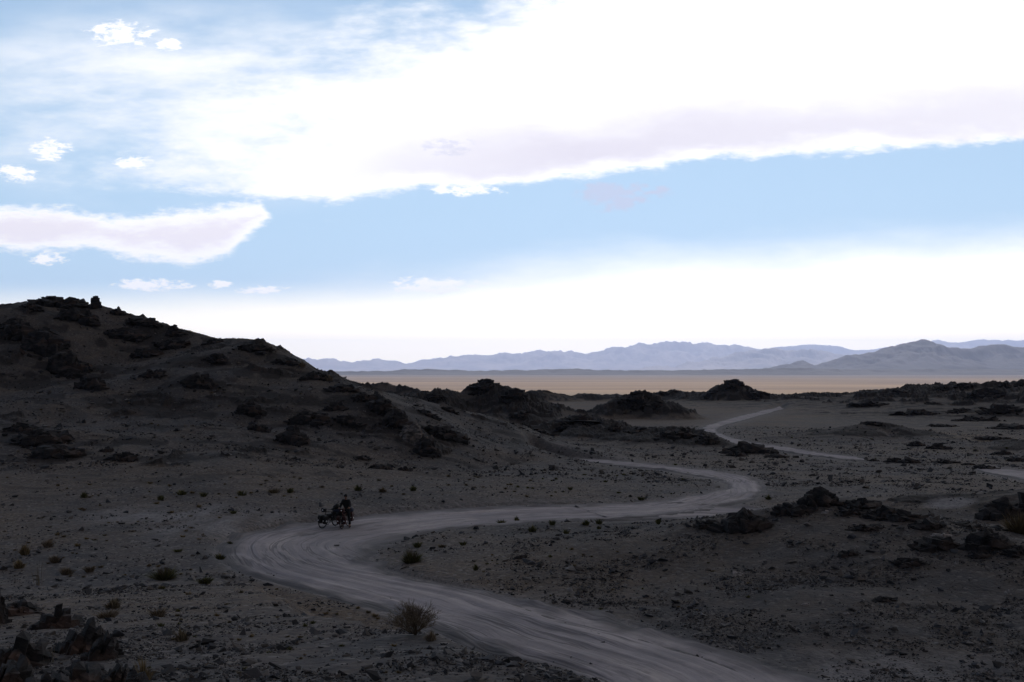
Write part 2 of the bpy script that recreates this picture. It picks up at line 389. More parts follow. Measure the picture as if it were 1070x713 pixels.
def terrain(X, Y):
    """height, rockiness and dust of the ground at points X, Y"""
    r = np.hypot(X, Y)
    base = floor_z(np.where(Y > 0, np.maximum(Y, r * 0.8), r))
    Z = base.copy(); LIFT = np.zeros_like(X); rock = np.zeros_like(X); rough = np.full_like(X, 0.12)
    near = r < 1300
    for k in RIDGES:
        P = k['p']; w = max(k['wf'], k['wb']) * 1.25
        m = near & (X > P[:, 0].min() - w) & (X < P[:, 0].max() + w) & (Y > P[:, 1].min() - w) & (Y < P[:, 1].max() + w)
        if not m.any(): continue
        x, y = X[m], Y[m]
        s = min(k['wf'], 30.0)
        wx = fbm(x / s * 1.3, y / s * 1.3, 3, 31) * s * 0.16; wy = fbm(x / s * 1.3, y / s * 1.3, 3, 47) * s * 0.16
        d0, cz0, sg = seg_dist(x, y, P)
        fade = np.clip(d0 / (s * 0.35), 0, 1)
        d, cz, sg = seg_dist(x + wx * fade, y + wy * fade, P)
        cz = cz0 + (cz - cz0) * fade
        sb_ = np.clip(0.5 + sg / (0.25 * s), 0, 1); t = d / (k['wf'] * (1 - sb_) + k['wb'] * sb_)
        prof = np.clip(1 - t, 0, 1) ** k['pw']
        b = Z[m]
        h = np.maximum(cz - base[m], 0) * prof
        if k['n'] == 'left hill': h = h * np.clip((16 - x) / 14, 0, 1)
        znew = base[m] + h
        up = znew > b
        b2 = np.where(up, znew, b); Z[m] = b2
        if k['n'] != 'mound': lf = LIFT[m]; LIFT[m] = np.maximum(lf, np.clip(h / (5.0 if k['n'] == 'left hill' else 1.2), 0, 1))
        rk = rock[m]; w_ = np.clip((prof - 0.13) * 3.0, 0, 1) * (np.clip((h - 0.6) / 1.5, 0, 1) if k['n'] == 'left hill' else np.clip(h / 0.7, 0, 1))
        rock[m] = np.where(up, np.maximum(rk * .5, k['rock'] * w_), rk)
        rf = rough[m]; rough[m] = np.where(up, np.maximum(rf * .6, 0.12 + (k['rough'] - .12) * np.clip(prof * 3, 0, 1) * np.clip(h / 1.8, 0, 1)), rf)
    wide = mask_lookup(mask_wide, X, Y); soft = mask_lookup(mask_soft, X, Y)
    fl = np.where(r > 85, np.clip(np.maximum(soft * 5, wide * 2.5 - .2), 0, 1), np.clip(np.maximum(wide * 2.2, soft * 4), 0, 1)) * (r > 20); Z = Z * (1 - fl) + np.minimum(Z, base + 0.1) * fl
    # near hillside the photographer stands on
    N = -1.7 - 0.16 * np.where(Y > 0, r * 0.9 + Y * 0.1, r * 0.2) - 0.62 * np.maximum(0, X + fbm(X / 2.5, Y / 2.5, 3, 77) * 0.5 - np.interp(Y, LIPY, LIPX))
    N = N + 0.02 * np.maximum(0, -X - 6)
    k_ = 0.35
    DK = rock.copy()
    mm = near
    hh = np.clip(0.5 + 0.5 * (N - Z) / k_, 0, 1)
    Z2 = Z * (1 - hh) + N * hh + k_ * hh * (1 - hh)
    Z = np.where(mm & (r < 60), Z2, Z)
    rock = np.where(mm & (r < 60), rock * (1 - hh) + 0.05 * hh, rock)
    rough = np.where(mm & (r < 60), rough * (1 - hh) + 0.18 * hh, rough)
    soft = mask_lookup(mask_soft, X, Y); wide = mask_lookup(mask_wide, X, Y)
    calm = 1 - np.clip(wide * 1.8, 0, 1)
    D = np.zeros_like(X); crag = np.zeros_like(X)
    m = near
    x, y = X[m], Y[m]
    n_big = fbm(x / 24, y / 24, 2, 5); n_mid = fbm(x / 5.0, y / 5.0, 3, 9); n_sm = fbm(x / 0.9, y / 0.9, 3, 15)
    cr = fbm(x / 9.0 + .4 * n_mid, y / 6.0, 3, 21)                       # where rock breaks the surface
    rk = np.clip((cr * 0.9 + rock[m] * 1.6 - 0.98) * 4.0, 0, 1) * np.clip(rock[m] * 7 - .3, 0, 1)
    rid = ridged((x + y * .3) / 4.4, (y - x * .3) / 3.6, 4, 55, 0.55)
    fine = ridged((x + y * .6) / 0.9, (y - x * .6) / 1.7, 3, 61, 0.6)
    dz = n_big * 0.4 * np.clip(rough[m] * 1.3, 0.25, 1.2) + n_mid * 0.14 * (0.4 + rough[m]) + n_sm * (0.022 + 0.02 * rough[m])
    dz += rk * rough[m] * (rid * 0.42 + fine * 0.16)
    dz *= 1 - 0.85 * np.clip(1.6 - 1.6 * (((x - 12) / 26) ** 2 + ((y - 97) / 19) ** 2), 0, 1)
    D[m] = dz * calm[m]
    crag[m] = rk * calm[m]
    Z = Z + D - 0.05 * np.clip(soft * 2 - .2, 0, 1) - 0.25 * np.clip(wide * 1.6 - 0.2, 0, 1) * np.clip((r - 60) / 60, 0, 0) 
    LIFT *= 1 - np.clip(soft * 3, 0, 1)
    pt = np.zeros_like(X); pt[m] = np.clip((fbm(x / 7.0 + n_mid * .5, y / 4.5, 4, 260) + .25 * rid - 0.28) * 3.2, 0, 1) * LIFT[m] ** .5
    crag = np.maximum(crag, pt * .6 * (r < 600))
    return Z, crag, soft, wide, LIFT

# grid: bearings x distances
th_f = np.linspace(R(-33), R(33), 940)
th_c1 = np.linspace(R(33), R(180), 90)[1:]
TH = np.concatenate([-th_c1[::-1], th_f, th_c1])
rl = [0.35]
while rl[-1] < 2.6: rl.append(rl[-1] * 1.15)
while rl[-1] < 1250: rl.append(rl[-1] * (1.0048 if rl[-1] > 6 else 1.02))
while rl[-1] < 44000: rl.append(rl[-1] * 1.03)
RR = np.array(rl)
TG, RG = np.meshgrid(TH, RR)
XG, YG = np.sin(TG) * RG, np.cos(TG) * RG
ZG, CRAG, SOFT, WIDE, LIFT = terrain(XG.ravel(), YG.ravel())
ZG = ZG.reshape(XG.shape)
nr, ntc = XG.shape
LR = np.log(RR)
def Hq(x, y):
    x = np.asarray(x, float); y = np.asarray(y, float)
    r = np.maximum(np.hypot(x, y), RR[0] * 1.001); t = np.arctan2(x, y)
    j = np.clip(np.searchsorted(TH, t) - 1, 0, ntc - 2); i = np.clip(np.searchsorted(RR, r) - 1, 0, nr - 2)
    a = (t - TH[j]) / (TH[j + 1] - TH[j]); b = (r - RR[i]) / (RR[i + 1] - RR[i])
    return (ZG[i, j] * (1 - a) + ZG[i, j + 1] * a) * (1 - b) + (ZG[i + 1, j] * (1 - a) + ZG[i + 1, j + 1] * a) * b
_mt = np.exp(np.linspace(math.log(4), math.log(1100), 2600))
def hit(px, row):
    """where the pixel's ray first meets the ground"""
    d = ray(px, row); pts = d[None, :] * _mt[:, None]
    under = pts[:, 2] < Hq(pts[:, 0], pts[:, 1])
    k = int(np.argmax(under)) if under.any() else len(_mt) - 1
    return pts[k]

# ------------------------------------------------------------------ materials: ground
def world_pos(nt): return node(nt, 'ShaderNodeNewGeometry').outputs['Position']
def scaled(nt, vec, s):
    n = node(nt, 'ShaderNodeVectorMath', operation='MULTIPLY'); nt.links.new(vec, n.inputs[0]); n.inputs[1].default_value = s; return n.outputs[0]
def attr(nt, name): return E(nt, node(nt, 'ShaderNodeAttribute', attribute_name=name).outputs['Fac'])
GROUND_K = 1.08
def col(c): return tuple(x * GROUND_K for x in c)

mg, nt, b = new_mat('stony_desert_ground')
pos = world_pos(nt)
crag_a, dust_a, far_a, warm_a = attr(nt, 'crag'), attr(nt, 'dust'), attr(nt, 'far'), attr(nt, 'warm')
nb = noise(nt, pos, 0.05, 5, 0.6); nm = noise(nt, pos, 0.45, 6, 0.6); nf = noise(nt, pos, 4.0, 6, 0.7)
vor = node(nt, 'ShaderNodeTexVoronoi', {'Scale': 7.0}); nt.links.new(pos, vor.inputs['Vector'])
vsep = node(nt, 'ShaderNodeSeparateColor', {0: vor.outputs['Color']})
vr, vg = E(nt, vsep.outputs[0]), E(nt, vsep.outputs[1])
vor2 = node(nt, 'ShaderNodeTexVoronoi', {'Scale': 5.5}); nt.links.new(pos, vor2.inputs['Vector'])
vsep2 = node(nt, 'ShaderNodeSeparateColor', {0: vor2.outputs['Color']})
wr = E(nt, vsep2.outputs[0])
slate = mixc(nt, nm.step(0.35, 0.65), col((0.060, 0.058, 0.061)), col((0.100, 0.085, 0.077)))
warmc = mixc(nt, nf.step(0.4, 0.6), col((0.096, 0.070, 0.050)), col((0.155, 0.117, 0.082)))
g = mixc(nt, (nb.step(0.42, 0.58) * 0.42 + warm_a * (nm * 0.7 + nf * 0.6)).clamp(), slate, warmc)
g = mixc(nt, vr.step(0.62, 1.0, 'LINEAR') * 0.55, g, col((0.035, 0.036, 0.042)))
g = mixc(nt, vg.step(0.90, 0.93) * 0.6, g, col((0.19, 0.175, 0.165)))
g = mixc(nt, wr.step(0.955, 0.97) * (nf.step(.45, .55)) * 0.6, g, col((0.18, 0.165, 0.15)))
rockc = mixc(nt, nf.step(0.3, 0.7), col((0.014, 0.013, 0.014)), col((0.036, 0.031, 0.029)))
rockc = mixc(nt, nm.step(0.55, 0.7) * 0.5, rockc, col((0.060, 0.042, 0.034)))
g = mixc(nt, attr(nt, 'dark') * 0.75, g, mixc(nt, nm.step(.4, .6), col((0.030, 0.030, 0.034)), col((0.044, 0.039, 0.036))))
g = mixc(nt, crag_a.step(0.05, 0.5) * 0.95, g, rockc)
dustc = mixc(nt, nf.step(0.35, 0.65), col((0.13, 0.13, 0.14)), col((0.24, 0.225, 0.225)))
g = mixc(nt, (dust_a + (nm - 0.5) * 0.9 * dust_a.step(0, .4)).clamp() * 0.85, g, dustc)
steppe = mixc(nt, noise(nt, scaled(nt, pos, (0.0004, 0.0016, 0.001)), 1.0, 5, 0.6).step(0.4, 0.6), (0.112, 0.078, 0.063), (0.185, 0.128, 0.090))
steppe = mixc(nt, attr(nt, 'far_cloud_shade') * 0.85, steppe, (0.075, 0.062, 0.066))  # cloud shade over the far plain, painted in as a darker colour
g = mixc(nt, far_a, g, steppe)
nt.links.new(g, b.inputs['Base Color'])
bump = node(nt, 'ShaderNodeBump', {'Strength': 0.9, 'Distance': 0.06})
nt.links.new((nf * 0.8 + noise(nt, pos, 14.0, 4, 0.6) * 0.35 + E(nt, vor.outputs['Distance']) * -0.5).s, bump.inputs['Height'])
nt.links.new(bump.outputs[0], b.inputs['Normal'])

V = np.stack([XG.ravel(), YG.ravel(), ZG.ravel()], 1)
ii, jj = np.meshgrid(np.arange(nr - 1), np.arange(ntc - 1), indexing='ij')
a0 = (ii * ntc + jj).ravel()
quads = np.stack([a0, a0 + 1, a0 + ntc + 1, a0 + ntc], 1)[:, ::-1]
# close the middle under the camera
V = np.concatenate([V, [[0, 0, -1.72]]]); cidx = len(V) - 1
cap = np.array([[k, k + 1, cidx, cidx] for k in range(ntc - 1)])
ground = mesh_obj('ground', V, quads.astype(np.int64), mg, smooth=False)
tag(ground, kind='structure')
ex = lambda arr: np.concatenate([arr.ravel(), [0]])
vattr(ground, 'crag', ex(CRAG))
Xf, Yf, Zf = XG.ravel(), YG.ravel(), ZG.ravel()
Rf = np.hypot(Xf, Yf)
def blobw(px, row, rx, ry):
    """soft patch on the valley floor, given by its place in the photo"""
    c0 = floor_pt(px, row); c1 = floor_pt(px + rx, row); c2 = floor_pt(px, row - ry)
    ex_ = abs(c1[0] - c0[0]); ey_ = abs(c2[1] - c0[1])
    return np.clip(1 - ((Xf - c0[0]) / ex_) ** 2 - ((Yf - c0[1]) / ey_) ** 2, 0, 1)
dust = np.clip(WIDE * 1.3, 0, 0.75)
wn = fbm(Xf[:] / 1.8, Yf / 4.5, 3, 91)
dust = np.maximum(dust, blobw(170, 548, 95, 14) * (0.55 + 0.8 * wn))
dust = np.maximum(dust, blobw(235, 556, 85, 20) * (0.6 + 0.8 * wn))
dust = np.maximum(dust, blobw(560, 640, 130, 22) * 0.30 + 0.0 * wn)
dust = np.maximum(dust, blobw(850, 712, 300, 34) * (0.55 + 0.6 * wn))
dust = np.maximum(dust, blobw(992, 537, 30, 3.5) * 1.3)
dust = np.where(Rf < 600, dust, 0)
vattr(ground, 'dust', ex(np.clip(dust, 0, 1)))
far = np.clip((Rf - 700) / 500, 0, 1); vattr(ground, 'far', ex(far)); vattr(ground, 'far_cloud_shade', ex(np.clip((Rf + 900 * fbm(Xf / 2500, Yf / 1500, 3, 300) - 2200) / 3200, 0, 1)))
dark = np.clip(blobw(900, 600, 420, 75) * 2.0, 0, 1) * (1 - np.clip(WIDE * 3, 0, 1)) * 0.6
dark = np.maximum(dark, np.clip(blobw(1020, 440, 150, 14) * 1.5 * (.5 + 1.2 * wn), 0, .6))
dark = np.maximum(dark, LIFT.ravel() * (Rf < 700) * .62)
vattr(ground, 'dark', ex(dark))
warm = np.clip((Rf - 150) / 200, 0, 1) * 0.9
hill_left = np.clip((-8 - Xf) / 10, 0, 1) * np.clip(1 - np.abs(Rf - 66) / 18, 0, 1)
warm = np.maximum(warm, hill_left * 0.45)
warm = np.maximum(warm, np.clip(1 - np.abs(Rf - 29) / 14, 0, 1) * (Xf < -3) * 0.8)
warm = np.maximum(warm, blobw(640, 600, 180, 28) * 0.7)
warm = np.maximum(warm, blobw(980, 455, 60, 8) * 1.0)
vattr(ground, 'warm', ex(warm))

# ------------------------------------------------------------------ dirt road surface
mr, nt, b = new_mat('pale_dirt_track')
uvn = node(nt, 'ShaderNodeAttribute', attribute_name='across'); across = E(nt, uvn.outputs['Fac'])
along = attr(nt, 'along'); edge_a = attr(nt, 'edge'); wid = attr(nt, 'width')
pos = world_pos(nt)
drift = (noise(nt, scaled(nt, pos, (.09, .09, .09)), 1.0, 2, .5) - 0.5) * 2.2
cv = node(nt, 'ShaderNodeCombineXYZ', {0: across * wid + drift, 1: along * 0.07, 2: 0.0}).outputs[0]
lin = noise(nt, cv, 1.1, 3, .55); rut = (lin - 0.5)._m('ABSOLUTE').step(0.035, 0.004) * noise(nt, pos, 0.12, 2, .5).step(.42, .58)
st = noise(nt, cv, 2.2, 5, 0.6); st2 = noise(nt, cv, 7.0, 3, 0.6); st3 = noise(nt, cv, 0.7, 2, .5)
nf = noise(nt, pos, 5.0, 5, 0.7); nm = noise(nt, pos, 0.5, 5, 0.6)
cA = mixc(nt, st3.step(0.35, 0.65), (0.36, 0.33, 0.345), (0.45, 0.405, 0.395))
cA = mixc(nt, (st * .6 + nm * .4).step(0.30, 0.68) , (0.27, 0.25, 0.262), cA)
cA = mixc(nt, st2.step(0.46, 0.34) * nm.step(.40, .6) * 0.45, cA, (0.09, 0.086, 0.095))
cA = mixc(nt, noise(nt, pos, 0.16, 4, .6).step(.45, .62) * .55, cA, (0.20, 0.19, 0.205))
cA = mixc(nt, (nf.step(0.55, 0.75) * 0.35), cA, (0.15, 0.147, 0.152))
cA = mixc(nt, noise(nt, pos, 1.3, 5, .65).step(.5, .68) * .4, cA, (0.21, 0.2, 0.21))
cA = mixc(nt, rut * 0.5, cA, (0.09, 0.085, 0.092))
cA = mixc(nt, (edge_a * (0.6 + nm * 1.2)).clamp() * 0.9, cA, (0.088, 0.085, 0.088))
nt.links.new(cA, b.inputs['Base Color'])
bump = node(nt, 'ShaderNodeBump', {'Strength': 0.55, 'Distance': 0.05})
nt.links.new((st * 1.3 + st2 * 0.7 + nf * 0.6 + rut * -0.9).s, bump.inputs['Height']); nt.links.new(bump.outputs[0], b.inputs['Normal'])

def road_obj(name, curves, lift, sub, mat, hfade=1.0):
    _, _, A, B = curves
    # resample by length
    C = (A + B) / 2
    L = np.concatenate([[0], np.cumsum(np.hypot(*(np.diff(C[:, :2], axis=0).T)))])
    n = min(int(L[-1] / 0.35), 1500)
    s = np.linspace(0, L[-1], n)
    if L[-1] > 400: s = L[-1] * (np.linspace(0, 1, n)) ** 1.6
    ip = lambda arr: np.stack([np.interp(s, L, arr[:, k]) for k in range(2)], 1)
    A2, B2 = ip(A), ip(B)
    W = np.hypot(*(B2 - A2).T)
    m = sub
    t = np.linspace(-0.10, 1.10, m)
    X = A2[:, None, 0] * (1 - t) + B2[:, None, 0] * t; Y = A2[:, None, 1] * (1 - t) + B2[:, None, 1] * t
    Z = Hq(X, Y)
    e = np.minimum(t, 1 - t)[None, :] * np.ones((n, 1))
    em = e * W[:, None]                                    # metres in from the edge
    wob = fbm(X / 2.2, Y / 2.2, 4, 120) * 0.55 * np.minimum(1, W[:, None] / 6)
    ei = np.clip((em + wob) / 0.5 , -1, 1)
    dr_ = fbm(X / 11, Y / 11, 2, 133) * .7
    ruts = fbm((t[None, :] * W[:, None] + dr_) / 0.55 + 40, s[:, None] / 20.0 + 0 * X, 3, 140) * 0.07 + fbm(X / .8, Y / .8, 2, 150) * .02
    Zs = Z + lift * np.where(ei > 0, 1, 1) * ei + np.where(ei > 0, ruts * np.clip(em, 0, 1), 0)
    berm = np.exp(-((em + wob - .45) / .3) ** 2) * np.clip(fbm(X / 1.5, Y / 1.5, 3, 170) + .35, 0, 1.2) * .11
    Zs = np.where(ei < 0, Z + ei * 0.12, Zs) + berm * (W[:, None] > 3.5)
    Vv = np.stack([X.ravel(), Y.ravel(), Zs.ravel()], 1)
    i2, j2 = np.meshgrid(np.arange(n - 1), np.arange(m - 1), indexing='ij'); a_ = (i2 * m + j2).ravel()
    o = mesh_obj(name, Vv, np.stack([a_, a_ + 1, a_ + m + 1, a_ + m], 1), mat, smooth=True)
    vattr(o, 'across', np.broadcast_to(t[None, :], X.shape)); vattr(o, 'along', np.broadcast_to(s[:, None], X.shape))
    vattr(o, 'width', np.broadcast_to(W[:, None], X.shape)); vattr(o, 'edge', np.clip(1 - (em + wob) / np.minimum(2.2, W[:, None] * .2), 0, 1))
    return tag(o, kind='structure')
road_obj('road', RM, 0.05, 64, mr)
road_obj('road', RL, 0.085, 40, mr)
road_obj('road', RF, 0.10, 24, mr)
road_obj('road', RE, 0.08, 24, mr)

# ------------------------------------------------------------------ far mountains
mm_, nt, b = new_mat('bare_mountain_rock')
pos = world_pos(nt)
nn = noise(nt, scaled(nt, pos, (0.001, 0.001, 0.003)), 1.0, 6, 0.6)
nt.links.new(mixc(nt, nn.step(0.4, 0.6), (0.11, 0.095, 0.090), (0.21, 0.175, 0.155)), b.inputs['Base Color'])
mmd = mm_.copy(); mmd.name = 'dark_and_shaded_rock'  # darker copy: dark rock of the nearer range, painted cloud shade on the low hills
for n_ in mmd.node_tree.nodes:
    if n_.type == 'MIX': n_.inputs[6].default_value = (0.022, 0.022, 0.028, 1); n_.inputs[7].default_value = (0.040, 0.038, 0.042, 1)
def mountains(name, crest, Y, half, seed, amp, spur, mat=None):
    P = np.array([at(px, row, Y) for px, row in crest])
    x0, x1 = P[0, 0], P[-1, 0]
    n = 900; m = 110
    xs = np.linspace(x0, x1, n); ts = np.linspace(-1, 1, m)
    X, T = np.meshgrid(xs, ts); Yg = Y + T * half
    base = -30.0
    cz = np.interp(X, P[:, 0], P[:, 2]) - base
    s = spur
    rn = ridged(X / s, Yg / (s * 1.6), 5, seed, 0.5)
    w = fbm(X / (s * 2), Yg / (s * 2), 3, seed + 9) * 0.35
    prof = np.clip(1 - np.abs(T + w * (1 - np.abs(T))) ** 1.1, 0, 1)
    near_crest = np.exp(-(T / 0.12) ** 2)
    prof = prof * (1 - near_crest) + near_crest
    Z = cz * prof * (1 - 0.42 * (1 - near_crest) * np.clip(1 - rn * 0.7, 0, 1.6)) + amp * near_crest * (fbm(X / (s * .35), Yg / s, 5, seed + 3, .6)) 
    fade = np.clip(np.minimum((X - x0), (x1 - X)) / ((x1 - x0) * 0.04), 0, 1)
    Z = base + Z * np.clip((1 - np.abs(T)) * 6, 0, 1) * fade
    i2, j2 = np.meshgrid(np.arange(m - 1), np.arange(n - 1), indexing='ij'); a_ = (i2 * n + j2).ravel()
    o = mesh_obj(name, np.stack([X.ravel(), Yg.ravel(), Z.ravel()], 1), np.stack([a_, a_ + 1, a_ + n + 1, a_ + n], 1), mat or mm_, smooth=True)
    return tag(o, kind='structure')
mountains('mountains', [(150, 383), (250, 380), (320, 376), (345, 374.5), (362, 378), (375, 379), (392, 375.5), (410, 376.5), (426, 381), (445, 376), (480, 372), (510, 370), (540, 369), (570, 366),
          (590, 367), (610, 369), (640, 364), (665, 360), (690, 358), (715, 357), (740, 359), (765, 361), (790, 364), (830, 368), (880, 374), (930, 384)], 34000, 4200, 3, 70, 1300)
mountains('mountains', [(700, 386), (790, 366), (815, 362.5), (845, 360.5), (875, 361), (895, 366), (930, 363), (980, 356), (1000, 358), (1030, 355), (1070, 355), (1150, 352), (1300, 360)], 38500, 3000, 17, 45, 2000)
mountains('mountains', [(650, 387), (700, 383), (750, 374), (775, 368), (800, 364), (830, 366), (855, 367), (880, 371), (905, 378), (960, 388)], 25000, 2300, 25, 45, 900)
mountains('mountains', [(740, 390), (780, 388), (820, 382), (830, 379), (838, 377), (848, 382), (858, 381), (870, 377), (890, 371), (910, 369), (925, 364), (940, 360), (952, 357), (965, 354.5), (975, 358),
          (985, 363), (1000, 365), (1015, 364), (1030, 361), (1050, 361), (1070, 363), (1110, 360), (1200, 356), (1400, 366), (1500, 380)], 10500, 1600, 41, 16, 480, mmd)
mountains('low_hills', [(100, 391), (330, 389), (360, 388), (400, 388), (430, 386), (450, 386), (490, 387.5), (540, 387), (580, 386), (600, 385.3), (625, 387), (680, 387.2), (740, 386.7), (790, 385.6),
          (830, 384.5), (880, 386), (940, 386), (1020, 386), (1150, 386.5), (1300, 389)], 7500, 620, 53, 5, 300, mmd)

# ------------------------------------------------------------------ rocks
def hull_template(npts, seed):
    r_ = np.random.default_rng(seed)
    p = r_.normal(size=(npts, 3)); p /= np.linalg.norm(p, axis=1)[:, None]; p *= r_.uniform(0.75, 1.1, (npts, 1))
    bm = bmesh.new()
    for q in p: bm.verts.new(q)
    bmesh.ops.convex_hull(bm, input=bm.verts)
    bmesh.ops.delete(bm, geom=[v_ for v_ in bm.verts if not v_.link_faces], context='VERTS')
    bmesh.ops.triangulate(bm, faces=bm.faces)
    bmesh.ops.recalc_face_normals(bm, faces=bm.faces)
    bm.verts.index_update()
    Vv = np.array([v_.co[:] for v_ in bm.verts]); Ff = np.array([[v_.index for v_ in f.verts] for f in bm.faces]); bm.free()
    return Vv, Ff
HULLS = [hull_template(n, 100 + i) for i, n in enumerate([9, 10, 11, 12, 13, 14, 16, 18] * 4)]
PEB = [hull_template(n, 300 + i) for i, n in enumerate([6, 7, 7, 8, 8, 9] * 3)]

def box_template(seed):
    r_ = np.random.default_rng(seed); P = []
    for x in (-1, 1):
        for y in (-1, 1):
            for z in (-1, 1):
                c_ = np.array([x, y, z], float) + r_.normal(0, .16, 3)
                P.append(c_); 
                if r_.random() < .6: P.append(c_ * (1 - r_.random(3) * .4))
    P.append(np.array([r_.uniform(-.6, .6), r_.uniform(-.6, .6), 1.35]))
    bm = bmesh.new()
    for q in P: bm.verts.new(q)
    bmesh.ops.convex_hull(bm, input=bm.verts)
    bmesh.ops.delete(bm, geom=[v_ for v_ in bm.verts if not v_.link_faces], context='VERTS')
    bmesh.ops.triangulate(bm, faces=bm.faces); bmesh.ops.recalc_face_normals(bm, faces=bm.faces); bm.verts.index_update()
    Vv = np.array([v_.co[:] for v_ in bm.verts]); Ff = np.array([[v_.index for v_ in f.verts] for f in bm.faces]); bm.free()
    return Vv, Ff
BOXT = [box_template(500 + i) for i in range(16)]

def rock_mat(name, dark, mid, warm):
    m, nt, b = new_mat(name)
    tcn = node(nt, 'ShaderNodeTexCoord').outputs['Object']
    a = noise(nt, scaled(nt, tcn, (1, 1, 2.2)), 1.6, 6, 0.65); c2 = noise(nt, tcn, 9, 5, 0.7); c3 = noise(nt, tcn, 0.8, 3, 0.6)
    g = mixc(nt, a.step(0.38, 0.62), dark, mid)
    g = mixc(nt, c3.step(0.5, 0.68) * 0.7, g, warm)
    g = mixc(nt, c2.step(0.58, 0.75) * 0.5, g, tuple(x * 2.2 for x in mid))
    nt.links.new(g, b.inputs['Base Color'])
    bp = node(nt, 'ShaderNodeBump', {'Strength': 0.8, 'Distance': 0.08}); nt.links.new((c2 + a * 0.8).s, bp.inputs['Height']); nt.links.new(bp.outputs[0], b.inputs['Normal'])
    return m
m_rock = rock_mat('dark_weathered_rock', (0.012, 0.012, 0.014), (0.032, 0.028, 0.028), (0.058, 0.038, 0.030))
m_slab = rock_mat('brown_tilted_slab', (0.014, 0.013, 0.014), (0.044, 0.038, 0.037), (0.100, 0.058, 0.042))
m_pale = rock_mat('pale_streaked_rock', (0.05, 0.045, 0.045), (0.16, 0.14, 0.13), (0.20, 0.15, 0.12))
m_white = rock_mat('pale_quartz_stone', (0.22, 0.20, 0.19), (0.38, 0.34, 0.32), (0.36, 0.27, 0.22))

def blocks_mesh(items):
    """items: (template, centre, axes 3x3) -> V, F"""
    Vs, Fs, off = [], [], 0
    for (tv, tf), c_, M in items:
        Vs.append(tv @ M.T + c_); Fs.append(tf + off); off += len(tv)
    return np.concatenate(Vs), np.concatenate(Fs)
def rotm(ax, ay, az): return np.array(Euler((ax, ay, az)).to_matrix())

def outcrop(px, row, w, h, label, mat=None, slabs=False, group=None, axis=0.0, n=None, Y=None, slope=0.0, name='rock_outcrop', cat='rock outcrop', depth=0.55, lean=0.25):
    """a craggy outcrop w x h pixels standing where (px, row) meets the ground; axis = bearing of its long side"""
    p = hit(px, row) if Y is None else at(px, row, Y)
    dist = np.hypot(p[0], p[1])
    if dist > 700: return None
    W = w * 1.15 / F * p[1]; Hh = max(h * (0.8 if slabs else 0.95) / F * p[1], 0.08)
    seed = int(abs(px) * 7 + row * 13) % 100000
    r_ = np.random.default_rng(seed)
    n = n or int(np.clip(10 + w * 0.7, 10, 46))
    ca, sa = math.cos(axis), math.sin(axis)
    D = W * depth
    items = []
    for i in range(n):
        s = r_.uniform(-1, 1); q = r_.uniform(-1, 1)
        if s * s + q * q > 1: s *= .6; q *= .6
        lx, ly = s * W * 0.42, q * D * 0.42
        gx, gy = p[0] + lx * ca - ly * sa, p[1] + lx * sa + ly * ca
        gz = float(Hq(gx, gy))
        env = max(0.18, (1 - abs(s) ** 1.6)) * max(0.3, 1 - 0.6 * q * q) * r_.uniform(0.55, 1.08)
        hh = Hh * env
        bw = W * r_.uniform(0.09, 0.20) + 0.05 * Hh; bd = bw * r_.uniform(0.5, 1.0)
        if slabs:
            th_ = W * r_.uniform(0.035, 0.09); ln = W * r_.uniform(0.10, 0.24)
            if i % 3 == 2: th_, ln, hh = W * r_.uniform(.12, .2), W * r_.uniform(.12, .2), hh * .35
            M = rotm(r_.normal(0, .10), lean + r_.normal(0, .10), axis + 0.45 + r_.normal(0, .12)) @ np.diag([th_, ln, hh * 0.62])
            items.append((BOXT[r_.integers(len(BOXT))], np.array([gx, gy, gz + hh * 0.25]), M))
        else:
            if i % 2: bw, bd = bw * .62, bd * .8
            M = rotm(r_.normal(0, .2), r_.normal(lean * .6, .18), r_.uniform(0, 6.28)) @ np.diag([bw, bd, hh * (0.5 if i % 2 else .62)])
            items.append(((BOXT if i % 2 else HULLS)[r_.integers(16)], np.array([gx, gy, gz + hh * (0.26 if i % 2 else .38)]), M))
            if r_.random() < 0.55:   # a smaller block broken off beside it
                M = rotm(*r_.uniform(0, 6.28, 3)) @ np.diag([bw * .4, bd * .35, hh * 0.2])
                ox, oy = gx + r_.normal(0, bw), gy - abs(r_.normal(0, bd))
                items.append((HULLS[r_.integers(len(HULLS))], np.array([ox, oy, float(Hq(ox, oy)) + hh * 0.08]), M))
    gz0 = float(Hq(p[0], p[1]))        # buried ledge the blocks stand on
    items.append((HULLS[seed % 16], np.array([p[0], p[1], gz0 - Hh * .02]), rotm(0, 0, axis) @ np.diag([W * .46, D * .46, Hh * .26])))
    Vv, Ff = blocks_mesh(items)
    Vv = Vv - np.array([p[0], p[1], p[2]])
    # break up flat faces
    o = mesh_obj(name, Vv, Ff, mat or m_rock)
    o.location = (p[0], p[1], p[2])
    tag(o, label, cat, group)
    return o

